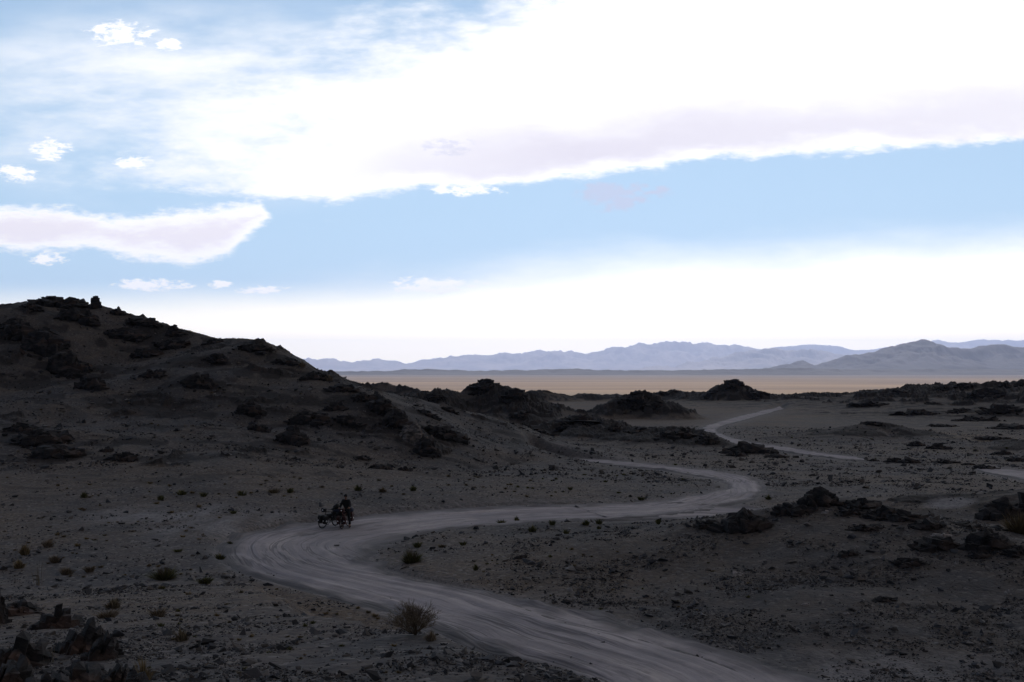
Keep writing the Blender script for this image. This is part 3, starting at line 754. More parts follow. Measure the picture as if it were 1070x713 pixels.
OUT = [
 # left hill: crest
 (62, 319, 52, 10, 'dark craggy rock cap on the highest point of the left hill', {}),
 (33, 322, 24, 7, 'low dark crag at the left hill summit, just left of the rock cap', {}),
 (123, 328, 16, 9, 'rounded dark crag on the left hill crest just right of the cairn', {}),
 (82, 334, 46, 12, 'dark rock band right below the rock cap of the left hill', {}),
 (150, 338, 36, 7, 'flat dark crag line on the crest between cairn and rounded knob', {}),
 (182, 349, 20, 10, 'rounded dark knob on the left hill crest halfway to its shoulder', {}),
 (222, 359, 22, 5, 'thin dark crag on the left hill crest beyond the rounded knob', {}),
 (268, 366, 34, 7, 'dark rock lip where the left hill crest starts to drop right', {}),
 (300, 380, 30, 9, 'broken dark crag on the steep right part of the left hill crest', {}),
 (358, 408, 32, 9, 'low dark crag on the crest line right of the thin bushes', {}),
 (382, 418, 30, 10, 'dark crag where the crest line meets the rocky rib', {}),
 (330, 396, 32, 9, 'lowest dark crag on the skyline of the left hill beside dry bushes', {}),
 # left hill: faces
 (18, 350, 44, 18, 'black rock face near left edge high on the left hill', dict(axis=-.3)),
 (48, 362, 52, 24, 'upper block of the big black rock face on the left hill', dict(axis=-.4)),
 (72, 388, 50, 26, 'middle block of the big black rock face on the left hill', dict(axis=-.5)),
 (96, 405, 34, 18, 'lowest tongue of the big black rock face on the left hill', dict(axis=-.5)),
 (132, 352, 40, 10, 'long dark ledge under the crest right of the cairn', {}),
 (180, 362, 34, 9, 'dark ledge below the rounded knob of the left hill', {}),
 (152, 372, 34, 11, 'dark rock patch in the upper middle of the left hill face', {}),
 (228, 378, 26, 9, 'small dark ledge high on the right shoulder of the left hill', {}),
 (208, 402, 36, 13, 'dark rock patch in the middle of the left hill face', {}),
 (160, 392, 26, 8, 'low dark ledge left of the middle rock patch on the hill face', {}),
 (262, 432, 34, 18, 'black crag in the middle of three on the lower right hill face', dict(axis=-.4)),
 (270, 450, 24, 10, 'dark rubble tongue below the middle black crag', {}),
 (306, 462, 38, 20, 'black crag lowest on the right part of the hill face', dict(axis=-.5)),
 (322, 440, 44, 14, 'long dark crag above the lowest black crag on the hill', dict(axis=-.3)),
 (350, 428, 26, 9, 'small dark crag high on the right hill face', {}),
 (365, 442, 30, 10, 'dark crag left of the rocky rib that ends the hill', dict(axis=-.4)),
 (42, 462, 62, 16, 'wide black rock pile on the lower slope of the left hill', {}),
 (60, 475, 60, 14, 'lower black shelf of the wide rock pile on the left hill', {}),
 (24, 450, 34, 8, 'thin dark shelf above the wide rock pile near left edge', {}),
 (112, 472, 14, 7, 'small black boulder between the two rock piles at the hill foot', {}),
 (130, 480, 26, 11, 'small black rock pile right of the wide one at the hill foot', {}),
 (380, 480, 18, 5, 'upper flat dark stone in the row below the rocky rib', {}),
 (398, 490, 28, 6, 'long flat dark stone in the row below the rocky rib', {}),
 (424, 492, 16, 5, 'last flat dark stone on the right of the row below the rib', {}),
 (398, 430, 34, 17, 'upper crag of the rocky rib at the right end of the hill', dict(axis=-.8)),
 (414, 446, 34, 20, 'middle crag of the rocky rib at the right end of the hill', dict(axis=-.8)),
 (430, 460, 28, 16, 'streaked lower crag of the rocky rib with pale stripes', dict(axis=-.8, mat='pale')),
 (446, 470, 34, 14, 'foot of the rocky rib where the left hill meets the valley', dict(axis=-.8)),
 (466, 456, 46, 12, 'dark crag behind the rocky rib', {}),
 # knolls in the middle distance
 (505, 407, 30, 6, 'dark summit crag of the broad knoll behind the rocky rib', {}),
 (455, 416, 22, 6, 'dark crag on the left shoulder of the broad knoll', {}),
 (536, 414, 28, 8, 'dark crag on the right shoulder of the broad knoll', {}),
 (470, 430, 20, 6, 'dark crag on the lower left face of the broad knoll', {}),
 (447, 434, 24, 5, 'low dark crag at the left foot of the broad knoll', {}),
 (541, 435, 22, 5, 'small dark crag standing free in front of the broad knoll', {}),
 (664, 418, 34, 7, 'dark top crag of the dark cone left of the far road', {}),
 (684, 425, 22, 6, 'dark crag on the right flank of the dark cone', {}),
 (765, 405, 26, 6, 'pointed dark summit crag beside the far road', {}),
 (742, 413, 18, 4, 'small dark crag on the left flank of the pointed summit', {}),
 (792, 414, 24, 4, 'small dark crag on the right flank of the pointed summit', {}),
 (700, 412, 22, 4, 'low far crag between the dark cone and the pointed summit', {}),
 (604, 440, 52, 6, 'long dark crag line on the crest of the middle ridge', {}),
 (640, 449, 22, 4, 'small dark crag on the middle ridge right of its long crag line', {}),
 (560, 450, 36, 4, 'low dark crag at the left end of the middle ridge', {}),
 (664, 452, 30, 4, 'dark crag in the middle of the ridge before the far road bend', {}),
 (706, 457, 48, 8, 'broad black crag below the far road bend', {}),
 (740, 463, 26, 8, 'black crag right of the broad one below the far road', {}),
 (782, 473, 56, 12, 'long black crag on the right tail of the middle ridge', {}),
 (770, 477, 22, 7, 'black boulder heap in front of the long black crag', {}),
 (812, 478, 24, 4, 'last low crag on the right tail of the middle ridge', {}),
 # right-hand ridge
 (938, 412, 28, 5, 'dark crag at the left end of the right ridge skyline', {}),
 (985, 406, 20, 5, 'dark crag in the middle of the right ridge skyline', {}),
 (1005, 405, 22, 5, 'flat dark crag on the highest stretch of the right ridge', {}),
 (1050, 405, 14, 7, 'squarish dark crag on the right ridge skyline near the edge', {}),
 (1066, 403, 16, 6, 'last dark crag of the right ridge skyline at the edge', {}),
 (1030, 415, 40, 6, 'dark ledge below the right ridge skyline', {}),
 (976, 423, 18, 4, 'small dark ledge on the face of the right ridge', {}),
 (1000, 431, 22, 5, 'dark ledge low on the face of the right ridge', {}),
 (905, 424, 40, 4, 'thin dark ledge at the left foot of the right ridge', {}),
 (955, 432, 46, 4, 'long thin ledge in the middle of the right slope', {}),
 (1045, 430, 46, 7, 'dark ledge high on the right slope near the edge', {}),
 (1020, 440, 40, 5, 'dark ledge halfway down the right slope', {}),
 (1056, 448, 40, 6, 'dark ledge at the right edge halfway down the slope', {}),
 (985, 446, 30, 4, 'short dark ledge right of the smooth mound', {}),
 (1040, 460, 44, 5, 'low dark ledge at the foot of the right slope', {}),
 (912, 444, 20, 3, 'dark stones on the top of the smooth mound', {}),
 (958, 466, 18, 8, 'pointed dark crag right of the smooth mound', {}),
 (980, 469, 30, 5, 'low dark crag trailing right of the pointed one', {}),
 (934, 483, 20, 7, 'black hump left of its twin before the right valley', {}),
 (950, 484, 24, 7, 'black hump right of its twin before the right valley', {}),
 (988, 484, 30, 4, 'long low black rock right of the twin humps', {}),
 (1030, 491, 24, 9, 'black hump beside the pale road patch at the right edge', {}),
 (1012, 486, 14, 3, 'thin dark rock left of the hump by the pale road patch', {}),
 (1048, 475, 20, 6, 'dark crag near the right edge above the pale road patch', {}),
 (913, 482, 12, 3, 'small flat dark rock left of the twin humps', {}),
 (1062, 482, 20, 6, 'dark crag at the right edge above the pale road patch', {}),
 # the mound on the right in the foreground
 (740, 550, 28, 8, 'low black crag at the left end of the stony mound by the road', {}),
 (776, 553, 56, 26, 'big black crag with pale top stones on the mound beside the road', {}),
 (820, 535, 26, 14, 'jagged black crag between the two largest crags of the mound', {}),
 (857, 528, 44, 24, 'highest black crag on the skyline of the stony mound', {}),
 (902, 530, 44, 11, 'long dark crag right of the highest crag of the mound', {}),
 (945, 542, 44, 8, 'low dark crag stepping down the right side of the mound crest', {}),
 (835, 536, 34, 9, 'low black crag joining the jagged crag and the highest one', {}),
 (925, 538, 44, 9, 'black crag in the dip of the mound crest', {}),
 (968, 551, 40, 8, 'low black crag where the mound crest falls to the right', {}),
 (888, 537, 30, 6, 'small dark ledge below the long crag of the mound', {}),
 (978, 572, 46, 14, 'black boulder with a pale stripe on the right part of the mound', {}),
 (1030, 572, 50, 22, 'large black crag on the mound near the right edge', {}),
 (1062, 580, 26, 12, 'black crag at the right edge of the mound', {}),
 (1015, 553, 44, 9, 'dark low crag behind the pale striped boulder', {}),
 (1022, 582, 30, 6, 'small flat black rock in front of the large crag near the right edge', {}),
 (1045, 540, 46, 26, 'black knoll crag behind the mound at the right edge', {}),
 (1075, 535, 30, 24, 'black rock mass at the right edge behind the golden bush', {}),
 (886, 580, 22, 8, 'small black crag in the middle of the mound slope', {}),
 (948, 590, 34, 8, 'flat black crag low on the right mound slope', {}),
 (905, 553, 34, 4, 'thin dark stone ledge in the middle of the mound', {}),
 (925, 628, 26, 6, 'low dark stone shelf on the lower mound slope', {}),
 (545, 583, 16, 5, 'dark stone heap at the left foot of the mound', {}),
]
for (px, row, w, h, lab, kw) in OUT:
    kw = dict(kw)
    if kw.get('mat') == 'pale': kw['mat'] = m_pale
    outcrop(px, row, w, h, lab, **kw)

# pale stones lying on the crags and the mound
PALE = [(790, 532, 9, 3, 'flat pale stone on top of the big black crag by the road'), (778, 535, 7, 2.5, 'reddish pale stone on the left of the big black crag'),
        (985, 560, 24, 3.5, 'long pale slab lying across the striped black boulder'), (896, 573, 5, 3, 'small white stone on the small black crag of the mound'),
        (1018, 571, 8, 3, 'pale flat stone left of the large black crag'), (770, 602, 16, 5, 'cluster of pale stones in the middle of the mound slope'),
        (842, 632, 10, 5, 'bluish white stone lump on the mound slope'), (915, 676, 9, 3, 'white flat stone low on the mound near the road'),
        (884, 642, 6, 3, 'whitish stone right of the bluish white lump'), (1054, 622, 8, 4, 'pale stone on the mound near the right edge'),
        (1000, 590, 6, 3, 'tan stone in front of the crags near the right edge'), (863, 537, 10, 3, 'pale stone chip under the highest crag of the mound'),
        (918, 585, 5, 3, 'white chip left of the flat black crag on the mound')]
for px, row, w, h, lab in PALE:
    outcrop(px, row, w, h * 1.5, lab, mat=m_white, n=4, name='pale_stone', cat='stone', lean=0)

# foreground slabs, bottom left
SLABS = [(-6, 652, 26, 62, 'tall black rock standing at the left edge of the picture', dict(lean=0.02, axis=.2)),
 (20, 695, 60, 40, 'dark layered rock low beside the left edge below the tall one', {}),
 (62, 655, 46, 26, 'low tilted slabs behind the reddish brown one at bottom left', {}),
 (88, 680, 48, 44, 'reddish brown tilted slab, tallest of the bottom left rocks', dict(lean=.35)),
 (108, 688, 36, 34, 'dark brown slab leaning right of the tallest reddish one', dict(lean=.35)),
 (45, 735, 70, 40, 'broken dark slabs along the bottom edge at far left', {}),
 (135, 745, 60, 58, 'rust coloured fin of rock at the bottom edge', dict(lean=.4)),
 (190, 742, 56, 42, 'dark fin of rock right of the rust coloured one at the bottom', dict(lean=.4)),
 (165, 760, 80, 30, 'low slabs under the two rock fins at the bottom edge', {}),
 (8, 720, 60, 46, 'dark broken slabs filling the lower left corner', dict(lean=.3)),
 (85, 715, 70, 34, 'jumbled dark slabs between the reddish slab and the bottom edge', dict(lean=.3)),
 (125, 712, 40, 26, 'brown leaning slabs just above the rust coloured fin', dict(lean=.4)),
 (20, 640, 40, 16, 'small dark slabs beside the tall black rock', {}),
]
for px, row, w, h, lab, kw in SLABS:
    outcrop(px, row, w, h, lab, mat=m_slab, slabs=True, depth=0.9, n=44, **kw)

# stone cairn on the hill crest
def cairn():
    p = hit(100, 322)
    e = bpy.data.objects.new('stone_cairn', None); e.location = p; COL.objects.link(e)
    tag(e, 'small stacked stone cairn on the crest of the left hill', 'cairn')
    z = -0.15
    for k, (w, h) in enumerate([(0.75, .5), (0.62, .42), (0.5, .36), (0.42, .34), (0.3, .26)]):
        tv, tf = BOXT[k * 3 + 1]
        M = rotm(random.uniform(-.1, .1), random.uniform(-.1, .1), random.uniform(0, 6)) @ np.diag([w, w * .85, h * .6])
        mesh_obj('stone', tv @ M.T + np.array([random.uniform(-.08, .08), 0, z + h * .5]), tf, m_rock, e); z += h * 0.85
cairn()

# ------------------------------------------------------------------ loose stones
mstone, nt, b = new_mat('loose_slate_stones')
sh = attr(nt, 'tone'); hu = attr(nt, 'hue')
c0 = mixc(nt, hu, (0.060, 0.063, 0.072), (0.092, 0.074, 0.060))
c1 = mixc(nt, sh.step(0.0, 0.75), (0.020, 0.020, 0.023), c0)
c1 = mixc(nt, sh.step(0.88, 1.0, 'LINEAR') * 0.8, c1, (0.24, 0.23, 0.225))
c1 = mixc(nt, noise(nt, world_pos(nt), 30, 3, .6).step(.4, .7) * .3, c1, (0.03, 0.03, 0.033))
nt.links.new(c1, b.inputs['Base Color'])
def scatter(name, n, sampler, size, seed):
    r_ = np.random.default_rng(seed)
    X, Y = sampler(r_, n)
    soft = mask_lookup(mask_soft, X, Y)
    keep = r_.random(len(X)) > np.clip(soft * 3, 0, .95)
    X, Y = X[keep], Y[keep]; n = len(X)
    Z = Hq(X, Y)
    s = size[0] * (1 - r_.random(n)) ** (-1 / 2.6); s = np.minimum(s, size[1])
    ti = r_.integers(len(PEB), size=n)
    Vs, Fs, T, Hh, off = [], [], [], [], 0
    tone = r_.random(n); hue = r_.random(n) ** 1.5
    for k in range(len(PEB)):
        tv, tf = PEB[k]; idx = np.where(ti == k)[0]; m = len(idx)
        if not m: continue
        ang = r_.uniform(0, 6.28, m); ca, sa = np.cos(ang), np.sin(ang)
        ti_ = r_.normal(0, .35, m); ct, st_ = np.cos(ti_), np.sin(ti_)
        sx = s[idx] * r_.uniform(.7, 1.2, m); sy = s[idx] * r_.uniform(.5, .9, m); sz = s[idx] * r_.uniform(.2, .55, m)
        x = tv[None, :, 0] * sx[:, None]; y = tv[None, :, 1] * sy[:, None]; z = tv[None, :, 2] * sz[:, None]
        x, z = x * ct[:, None] + z * st_[:, None], -x * st_[:, None] + z * ct[:, None]
        x, y = x * ca[:, None] - y * sa[:, None], x * sa[:, None] + y * ca[:, None]
        x += X[idx, None]; y += Y[idx, None]; z += (Z[idx] + sz * 0.35)[:, None]
        Vs.append(np.stack([x, y, z], 2).reshape(-1, 3))
        Fs.append((tf[None] + (np.arange(m) * len(tv))[:, None, None] + off).reshape(-1, 3)); off += m * len(tv)
        T.append(np.repeat(tone[idx], len(tv))); Hh.append(np.repeat(hue[idx], len(tv)))
    o = mesh_obj(name, np.concatenate(Vs), np.concatenate(Fs), mstone)
    vattr(o, 'tone', np.concatenate(T)); vattr(o, 'hue', np.concatenate(Hh))
    return tag(o, kind='stuff')
def polar(r0, r1, t0, t1, pw=1.0, cond=None):
    def f(r_, n):
        t = r_.uniform(R(t0), R(t1), n); q = r_.random(n)
        rr = (r0 ** (2 - pw) + q * (r1 ** (2 - pw) - r0 ** (2 - pw))) ** (1 / (2 - pw)) if pw != 2 else r0 * (r1 / r0) ** q
        X, Y = np.sin(t) * rr, np.cos(t) * rr
        # patchy: fewer stones where a broad noise is low
        k = pn(X / 3.1, Y / 3.1, 66) + 0.6 * pn(X / 0.9, Y / 0.9, 67)
        keep = r_.random(n) < np.clip(0.42 + k * 1.5, 0.04, 1)
        return X[keep], Y[keep]
    return f
o = scatter('gravel', 150000, polar(5, 38, -36, 34, 1.7), (0.018, 0.16), 1)
tag(o, 'loose dark slate stones strewn over the near slope', 'gravel')
o = scatter('gravel', 45000, polar(34, 90, -33, 33, 1.5), (0.04, 0.26), 2)
tag(o, 'scattered stones across the valley floor and mound', 'gravel')
o = scatter('gravel', 60000, polar(19, 52, 0, 34, 1.2), (0.03, 0.30), 4)
tag(o, 'dark rubble and stones covering the mound on the right', 'gravel')
o = scatter('gravel', 110000, polar(80, 200, -33, 33, 1.5), (0.07, 0.5), 3)
tag(o, 'scree and small blocks on the hills in the middle distance', 'gravel')

# ------------------------------------------------------------------ plants
def leaf_mat(name, a, b_, dry):
    m, nt, b = new_mat(name)
    t = attr(nt, 'tone')
    g = mixc(nt, t, a, b_); g = mixc(nt, t.step(.75, 1.0, 'LINEAR') * .7, g, dry)
    nt.links.new(g, b.inputs['Base Color'])
    return m
m_dry = leaf_mat('dry_twigs', (0.08, 0.058, 0.040), (0.19, 0.145, 0.095), (0.28, 0.23, 0.16))
m_green = leaf_mat('olive_leaves', (0.035, 0.038, 0.014), (0.105, 0.100, 0.034), (0.17, 0.14, 0.055))
m_gold = leaf_mat('golden_leaves', (0.09, 0.062, 0.030), (0.20, 0.145, 0.070), (0.28, 0.22, 0.12))
m_straw = leaf_mat('straw', (0.08, 0.062, 0.038), (0.15, 0.115, 0.07), (0.22, 0.18, 0.12))

def blades(n, rad, hgt, seed, wid, flat=0.5, spread=0.9, bend=0.35, lobes=0):
    """tuft of n thin curved blades fanning out from the base; returns V, F, tone"""
    r_ = np.random.default_rng(seed)
    ang = r_.uniform(0, 6.28, n); rr = r_.random(n) ** .6
    lob = np.ones(n)
    if lobes:
        k = r_.uniform(0, 6.28); lob = 0.72 + 0.28 * np.sin(ang * lobes + k)
    out_ = rr * spread; L = r_.uniform(.55, 1.0, n) * lob
    bx, by = np.cos(ang) * rr * rad * .35, np.sin(ang) * rr * rad * .35
    dx_, dy_ = np.cos(ang), np.sin(ang)
    tx = bx + dx_ * out_ * rad * L; ty = by + dy_ * out_ * rad * L
    tz = hgt * L * np.sqrt(np.clip(1 - (out_ * .8) ** 2, .08, 1))
    mx_, my_ = bx * .4 + tx * .6 - dx_ * bend * rad * .25, by * .4 + ty * .6 - dy_ * bend * rad * .25; mz = tz * (.55 + bend * .25)
    jit = r_.normal(0, .09, (n, 3)) * rad
    w = wid * r_.uniform(.6, 1.3, n); wa = ang + 1.57 + r_.normal(0, .7, n); wx, wy = np.cos(wa) * w, np.sin(wa) * w
    P = np.zeros((n, 5, 3))
    P[:, 0] = np.stack([bx - wx, by - wy, 0 * bx - .03], 1); P[:, 1] = np.stack([bx + wx, by + wy, 0 * bx - .03], 1)
    P[:, 2] = np.stack([mx_ + wx * .8, my_ + wy * .8, mz], 1) + jit * .5; P[:, 3] = np.stack([mx_ - wx * .8, my_ - wy * .8, mz], 1) + jit * .5
    P[:, 4] = np.stack([tx, ty, tz], 1) + jit
    o_ = (np.arange(n) * 5)[:, None]
    F1 = np.stack([np.concatenate([o_ + 0, o_ + 1, o_ + 2], 1), np.concatenate([o_ + 0, o_ + 2, o_ + 3], 1), np.concatenate([o_ + 3, o_ + 2, o_ + 4], 1)], 1).reshape(-1, 3)
    return P.reshape(-1, 3), F1, np.repeat(r_.random(n), 5)

def bush(px, row, w, h, label, mat, kind='dry_shrub', cat='shrub', n=220, group=None, parts=False, wid=None, p=None):
    p = hit(px, row) if p is None else p
    Y = p[1]; rad = w / 2 / F * Y; hg = h / F * Y
    seed = int(px * 31 + row * 7) % 99991
    wid = wid or max(0.0045, 0.35 * Y / F)
    if parts:
        e = bpy.data.objects.new(kind, None); e.location = (p[0], p[1], float(Hq(p[0], p[1]))); COL.objects.link(e); tag(e, label, cat, group)
        # woody stems: forked tubes
        r_ = np.random.default_rng(seed); Vv, Ff = [], []
        def tube(a, b_, ra, rb):
            a, b_ = np.array(a), np.array(b_); d = b_ - a; d /= max(np.linalg.norm(d), 1e-6)
            u_ = np.cross(d, [0, 0, 1.0001]); u_ /= max(np.linalg.norm(u_), 1e-6); v_ = np.cross(d, u_); o_ = len(Vv)
            for q, rr in ((a, ra), (b_, rb)):
                for k in range(4): Vv.append(q + (u_ * math.cos(k * 1.571) + v_ * math.sin(k * 1.571)) * rr)
            for k in range(4): Ff.append((o_ + k, o_ + (k + 1) % 4, o_ + 4 + (k + 1) % 4, o_ + 4 + k))
        def grow(a, d, L, rr, lev):
            b_ = a + d * L; tube(a, b_, rr, rr * .6)
            if lev == 0: return
            for _ in range(3):
                dd = d + r_.normal(0, .5, 3); dd[2] = abs(dd[2]) + .1; dd /= np.linalg.norm(dd); grow(b_, dd, L * r_.uniform(.5, .8), rr * .6, lev - 1)
        for _ in range(11):
            a_ = r_.uniform(0, 6.28); tl = r_.uniform(.15, .95)
            d = np.array([math.cos(a_) * tl, math.sin(a_) * tl, 1.0]); d /= np.linalg.norm(d)
            grow(np.array([0, 0, -.04]), d, hg * .42, max(0.007, rad * .02), 3)
        mesh_obj('stems', np.array(Vv), Ff, m_dry, e)
        if n >= 1500:      # bare twiggy shrub: forked twigs instead of leaves
            Vv, Ff = [], []
            for _ in range(60):
                a_ = r_.uniform(0, 6.28); tl = r_.uniform(.1, 1.7)
                d = np.array([math.cos(a_) * tl, math.sin(a_) * tl * .8, 1.0]); d /= np.linalg.norm(d)
                grow(d * hg * r_.uniform(.02, .3), d, hg * r_.uniform(.16, .30), .0065, 4)
            tw = mesh_obj('twigs', np.array(Vv), Ff, mat, e); vattr(tw, 'tone', np.repeat(r_.random(len(Vv) // 8), 8)[:len(Vv)])
            return e
        V1, F1, T = blades(n, rad, hg, seed, wid, spread=1.15, bend=.1, lobes=3)
        f = mesh_obj('twigs', V1, F1, mat, e); vattr(f, 'tone', T)
        return e
    V1, F1, T = blades(n, rad, hg, seed, wid, lobes=2)
    o = mesh_obj(kind, V1, F1, mat); o.location = (p[0], p[1], float(Hq(p[0], p[1])))
    vattr(o, 'tone', T)
    return tag(o, label, cat, group)

bush(433, 664, 50, 38, 'large bare dry shrub at the road edge in the foreground', m_dry, n=1700, parts=True, wid=.0036)
bush(450, 670, 22, 12, 'small dry tuft at the foot of the large bare shrub', m_dry, kind='dry_tuft', cat='tuft', n=260)
bush(172, 605, 38, 13, 'olive green cushion shrub left of the road bend', m_green, kind='green_shrub', n=700, parts=True, wid=.012)
bush(214, 610, 24, 8, 'dark green low shrub between the olive cushion and the road', m_green, kind='green_shrub', n=500)
bush(430, 588, 30, 14, 'rounded yellow green shrub inside the road bend', m_green, kind='green_shrub', n=600, parts=True, wid=.014)
bush(436, 572, 14, 7, 'small dark shrub just behind the rounded one in the bend', m_green, kind='green_shrub', n=300)
bush(230, 585, 16, 8, 'dark shrub on the outer edge of the road bend', m_green, kind='green_shrub', n=300)
bush(1066, 558, 36, 26, 'golden bush at the right edge between black crags', m_gold, kind='golden_bush', n=1300, parts=True, wid=.016)
bush(118, 636, 28, 12, 'straw brown tuft below the olive cushion shrub, left one', m_straw, kind='dry_tuft', cat='tuft', n=350)
bush(112, 646, 34, 10, 'flat reddish dry tuft beside the foreground rocks', m_dry, kind='dry_tuft', cat='tuft', n=350)
bush(165, 645, 28, 12, 'olive brown dry tuft in the gravel below the cushion shrub', m_dry, kind='dry_tuft', cat='tuft', n=350)
bush(190, 670, 30, 16, 'pale sparse straw tuft on the near gravel slope', m_straw, kind='dry_tuft', cat='tuft', n=160)
bush(168, 655, 12, 5, 'tiny bright green tuft on the near gravel slope', m_green, kind='green_tuft', cat='tuft', n=120)
bush(94, 598, 18, 9, 'dark dry tuft left of the olive cushion shrub', m_dry, kind='dry_tuft', cat='tuft', n=260)
bush(70, 600, 26, 9, 'wide grey dry tuft near the pale standing stalks', m_dry, kind='dry_tuft', cat='tuft', n=300)
bush(50, 572, 20, 10, 'olive tuft at the left behind the pale stalks', m_dry, kind='dry_tuft', cat='tuft', n=260)
bush(26, 580, 20, 12, 'golden straw tuft near the left edge', m_gold, kind='dry_tuft', cat='tuft', n=280)
bush(58, 588, 22, 10, 'grey brown tuft right behind the pale stalks', m_dry, kind='dry_tuft', cat='tuft', n=280)
bush(40, 612, 26, 46, 'pale dry stalks standing tall near the left edge', m_straw, kind='dry_stalks', cat='stalks', n=26, wid=.006)
bush(20, 594, 22, 10, 'reddish dry tuft at the left edge above the rocks', m_gold, kind='dry_tuft', cat='tuft', n=280)
bush(55, 692, 10, 24, 'thin straw stalk between the foreground slabs', m_straw, kind='dry_stalks', cat='stalks', n=14, wid=.003)
bush(150, 712, 36, 30, 'reddish dry grass growing round the rust coloured fin', m_gold, kind='dry_grass', cat='grass tuft', n=260, wid=.003)
bush(316, 384, 14, 7, 'left one of two thin bushes on the hill skyline', m_dry, kind='dry_shrub', n=120)
bush(344, 398, 18, 8, 'right one of two thin bushes on the hill skyline', m_dry, kind='dry_shrub', n=120)
MIDB = [(88, 520, 16, 7, 'dark dry shrub alone at the foot of the left hill'), (168, 523, 12, 7, 'dark round shrub at the hill foot beside two wider ones'),
        (190, 517, 18, 6, 'wide olive shrub at the hill foot, left of a pair'), (213, 519, 12, 6, 'wide olive shrub at the hill foot, right of a pair'),
        (253, 518, 16, 7, 'dark green shrub at the hill foot left of the bicycles'), (286, 515, 22, 6, 'straw olive shrub above and left of the bicycles'),
        (303, 515, 13, 6, 'dark shrub above the bicycles'), (374, 513, 14, 7, 'dark green shrub behind the standing person'),
        (432, 513, 14, 6, 'dark shrub beyond the road right of the person'), (400, 514, 18, 5, 'faint shrub patch between two dark ones beyond the road'),
        (524, 548, 12, 6, 'leftmost dark shrub on the near verge inside the bend'), (540, 545, 10, 6, 'second dark shrub on the near verge inside the bend'),
        (556, 556, 16, 8, 'green shrub below the verge shrubs inside the bend'), (577, 549, 11, 7, 'dark round shrub in the middle of the verge'),
        (592, 558, 10, 6, 'small green shrub right of the green verge shrub'), (612, 549, 15, 7, 'left half of the dense shrub pair on the verge'),
        (626, 548, 12, 7, 'right half of the dense shrub pair on the verge'), (626, 553, 9, 4, 'low shrub under the dense shrub pair'),
        (688, 548, 8, 7, 'lone small shrub on the verge before the black crag'), (484, 570, 10, 6, 'dark shrub at the start of the mound near the bend'),
        (462, 572, 14, 4, 'straw coloured low tuft right of the rounded bend shrub'), (497, 596, 10, 7, 'small shrub on the left mound slope'),
        (670, 523, 11, 5, 'dark shrub inside the far loop of the road'), (596, 512, 8, 4, 'small shrub inside the far loop near its left end'),
        (186, 577, 14, 4, 'low dark tuft left of the road bend'), (240, 569, 12, 4, 'low dark tuft above the outer bend edge'),
        (244, 537, 10, 4, 'dark tuft beside the pale dust patch'), (803, 522, 13, 5, 'green shrub behind the jagged crag of the mound')]
for px, row, w, h, lab in MIDB:
    straw = 'straw' in lab or 'faint' in lab
    bush(px, row, w, h, lab, m_straw if straw else m_green, kind='desert_shrub', n=170)
# small tufts nobody could tell apart, copied from a few
protos = []
for k in range(5):
    V1, F1, T = blades(90, .5, .36, 900 + k, .035, lobes=2)
    o = mesh_obj('small_tuft', V1, F1, [m_green, m_dry, m_straw, m_green, m_gold][k], link=False); vattr(o, 'tone', T); protos.append(o)
def strew(n, box, label, group, s0, s1, which, seed):
    r_ = np.random.default_rng(seed); c_ = 0; tries = 0
    while c_ < n and tries < n * 30:
        tries += 1
        px = r_.uniform(box[0], box[2]); row = r_.uniform(box[1], box[3])
        p = hit(px, row)
        if p[1] > 420 or float(mask_lookup(mask_soft, np.array([p[0]]), np.array([p[1]]))[0]) > .12: continue
        o = protos[which[r_.integers(len(which))]].copy()
        s = r_.uniform(s0, s1) * p[1] / F                       # metres per photo pixel at that distance
        o.location = (p[0], p[1], float(Hq(p[0], p[1]))); o.scale = (s, s, s * r_.uniform(.7, 1.1)); o.rotation_euler = (0, 0, r_.uniform(0, 6.28))
        COL.objects.link(o); tag(o, label, 'tuft', group); c_ += 1
strew(60, (60, 498, 560, 522), 'tiny dry tuft on the strip between the left hill foot and the road', 'tufts along the hill foot', 3, 9, [1, 2, 2, 4], 5)
strew(22, (540, 486, 735, 520), 'tiny dark tuft inside the far loop of the road', 'tufts inside the far road loop', 3, 8, [0, 0, 3], 6)
strew(40, (820, 455, 1070, 480), 'tiny dark tuft on the plain right of the far road', 'tufts on the right valley plain', 2, 5, [0, 1], 7)
strew(26, (470, 560, 800, 640), 'tiny tuft among the stones of the left mound slope', 'tufts on the mound slope', 4, 9, [0, 2, 3, 4], 8)
strew(44, (150, 615, 420, 705), 'tiny tuft among the stones of the near gravel slope', 'tufts on the near gravel slope', 5, 12, [2, 3, 4], 9)
strew(42, (0, 525, 240, 605), 'tiny straw tuft on the flat ground left of the bend', 'tufts left of the bend', 5, 11, [1, 2, 4], 10)
strew(40, (0, 400, 330, 500), 'tiny dry tuft high on the face of the left hill', 'tufts on the left hill face', 2, 6, [1, 2], 12)

# ------------------------------------------------------------------ bicycles
def simple(name, c, rough=.5, metal=0.0, emit=None):
    m, nt, b = new_mat(name); pos = node(nt, 'ShaderNodeTexCoord').outputs['Object']
    n_ = noise(nt, pos, 12, 4, .6)
    nt.links.new(mixc(nt, n_.step(.35, .7), c, tuple(x * .7 for x in c)), b.inputs['Base Color'])
    b.inputs['Roughness'].default_value = rough; b.inputs['Metallic'].default_value = metal
    return m
m_frame = simple('black_bicycle_paint', (0.015, 0.015, 0.018), .4)
m_red = simple('dark_red_paint', (0.09, 0.015, 0.012), .4)
m_tyre = simple('dusty_tyre_rubber', (0.022, 0.021, 0.021), .9)
m_alu = simple('dull_aluminium', (0.10, 0.10, 0.105), .5, .8)
m_bag = simple('black_pannier_cloth', (0.011, 0.011, 0.013), .6)
m_bagr = simple('dark_red_pannier_cloth', (0.035, 0.010, 0.010), .6)
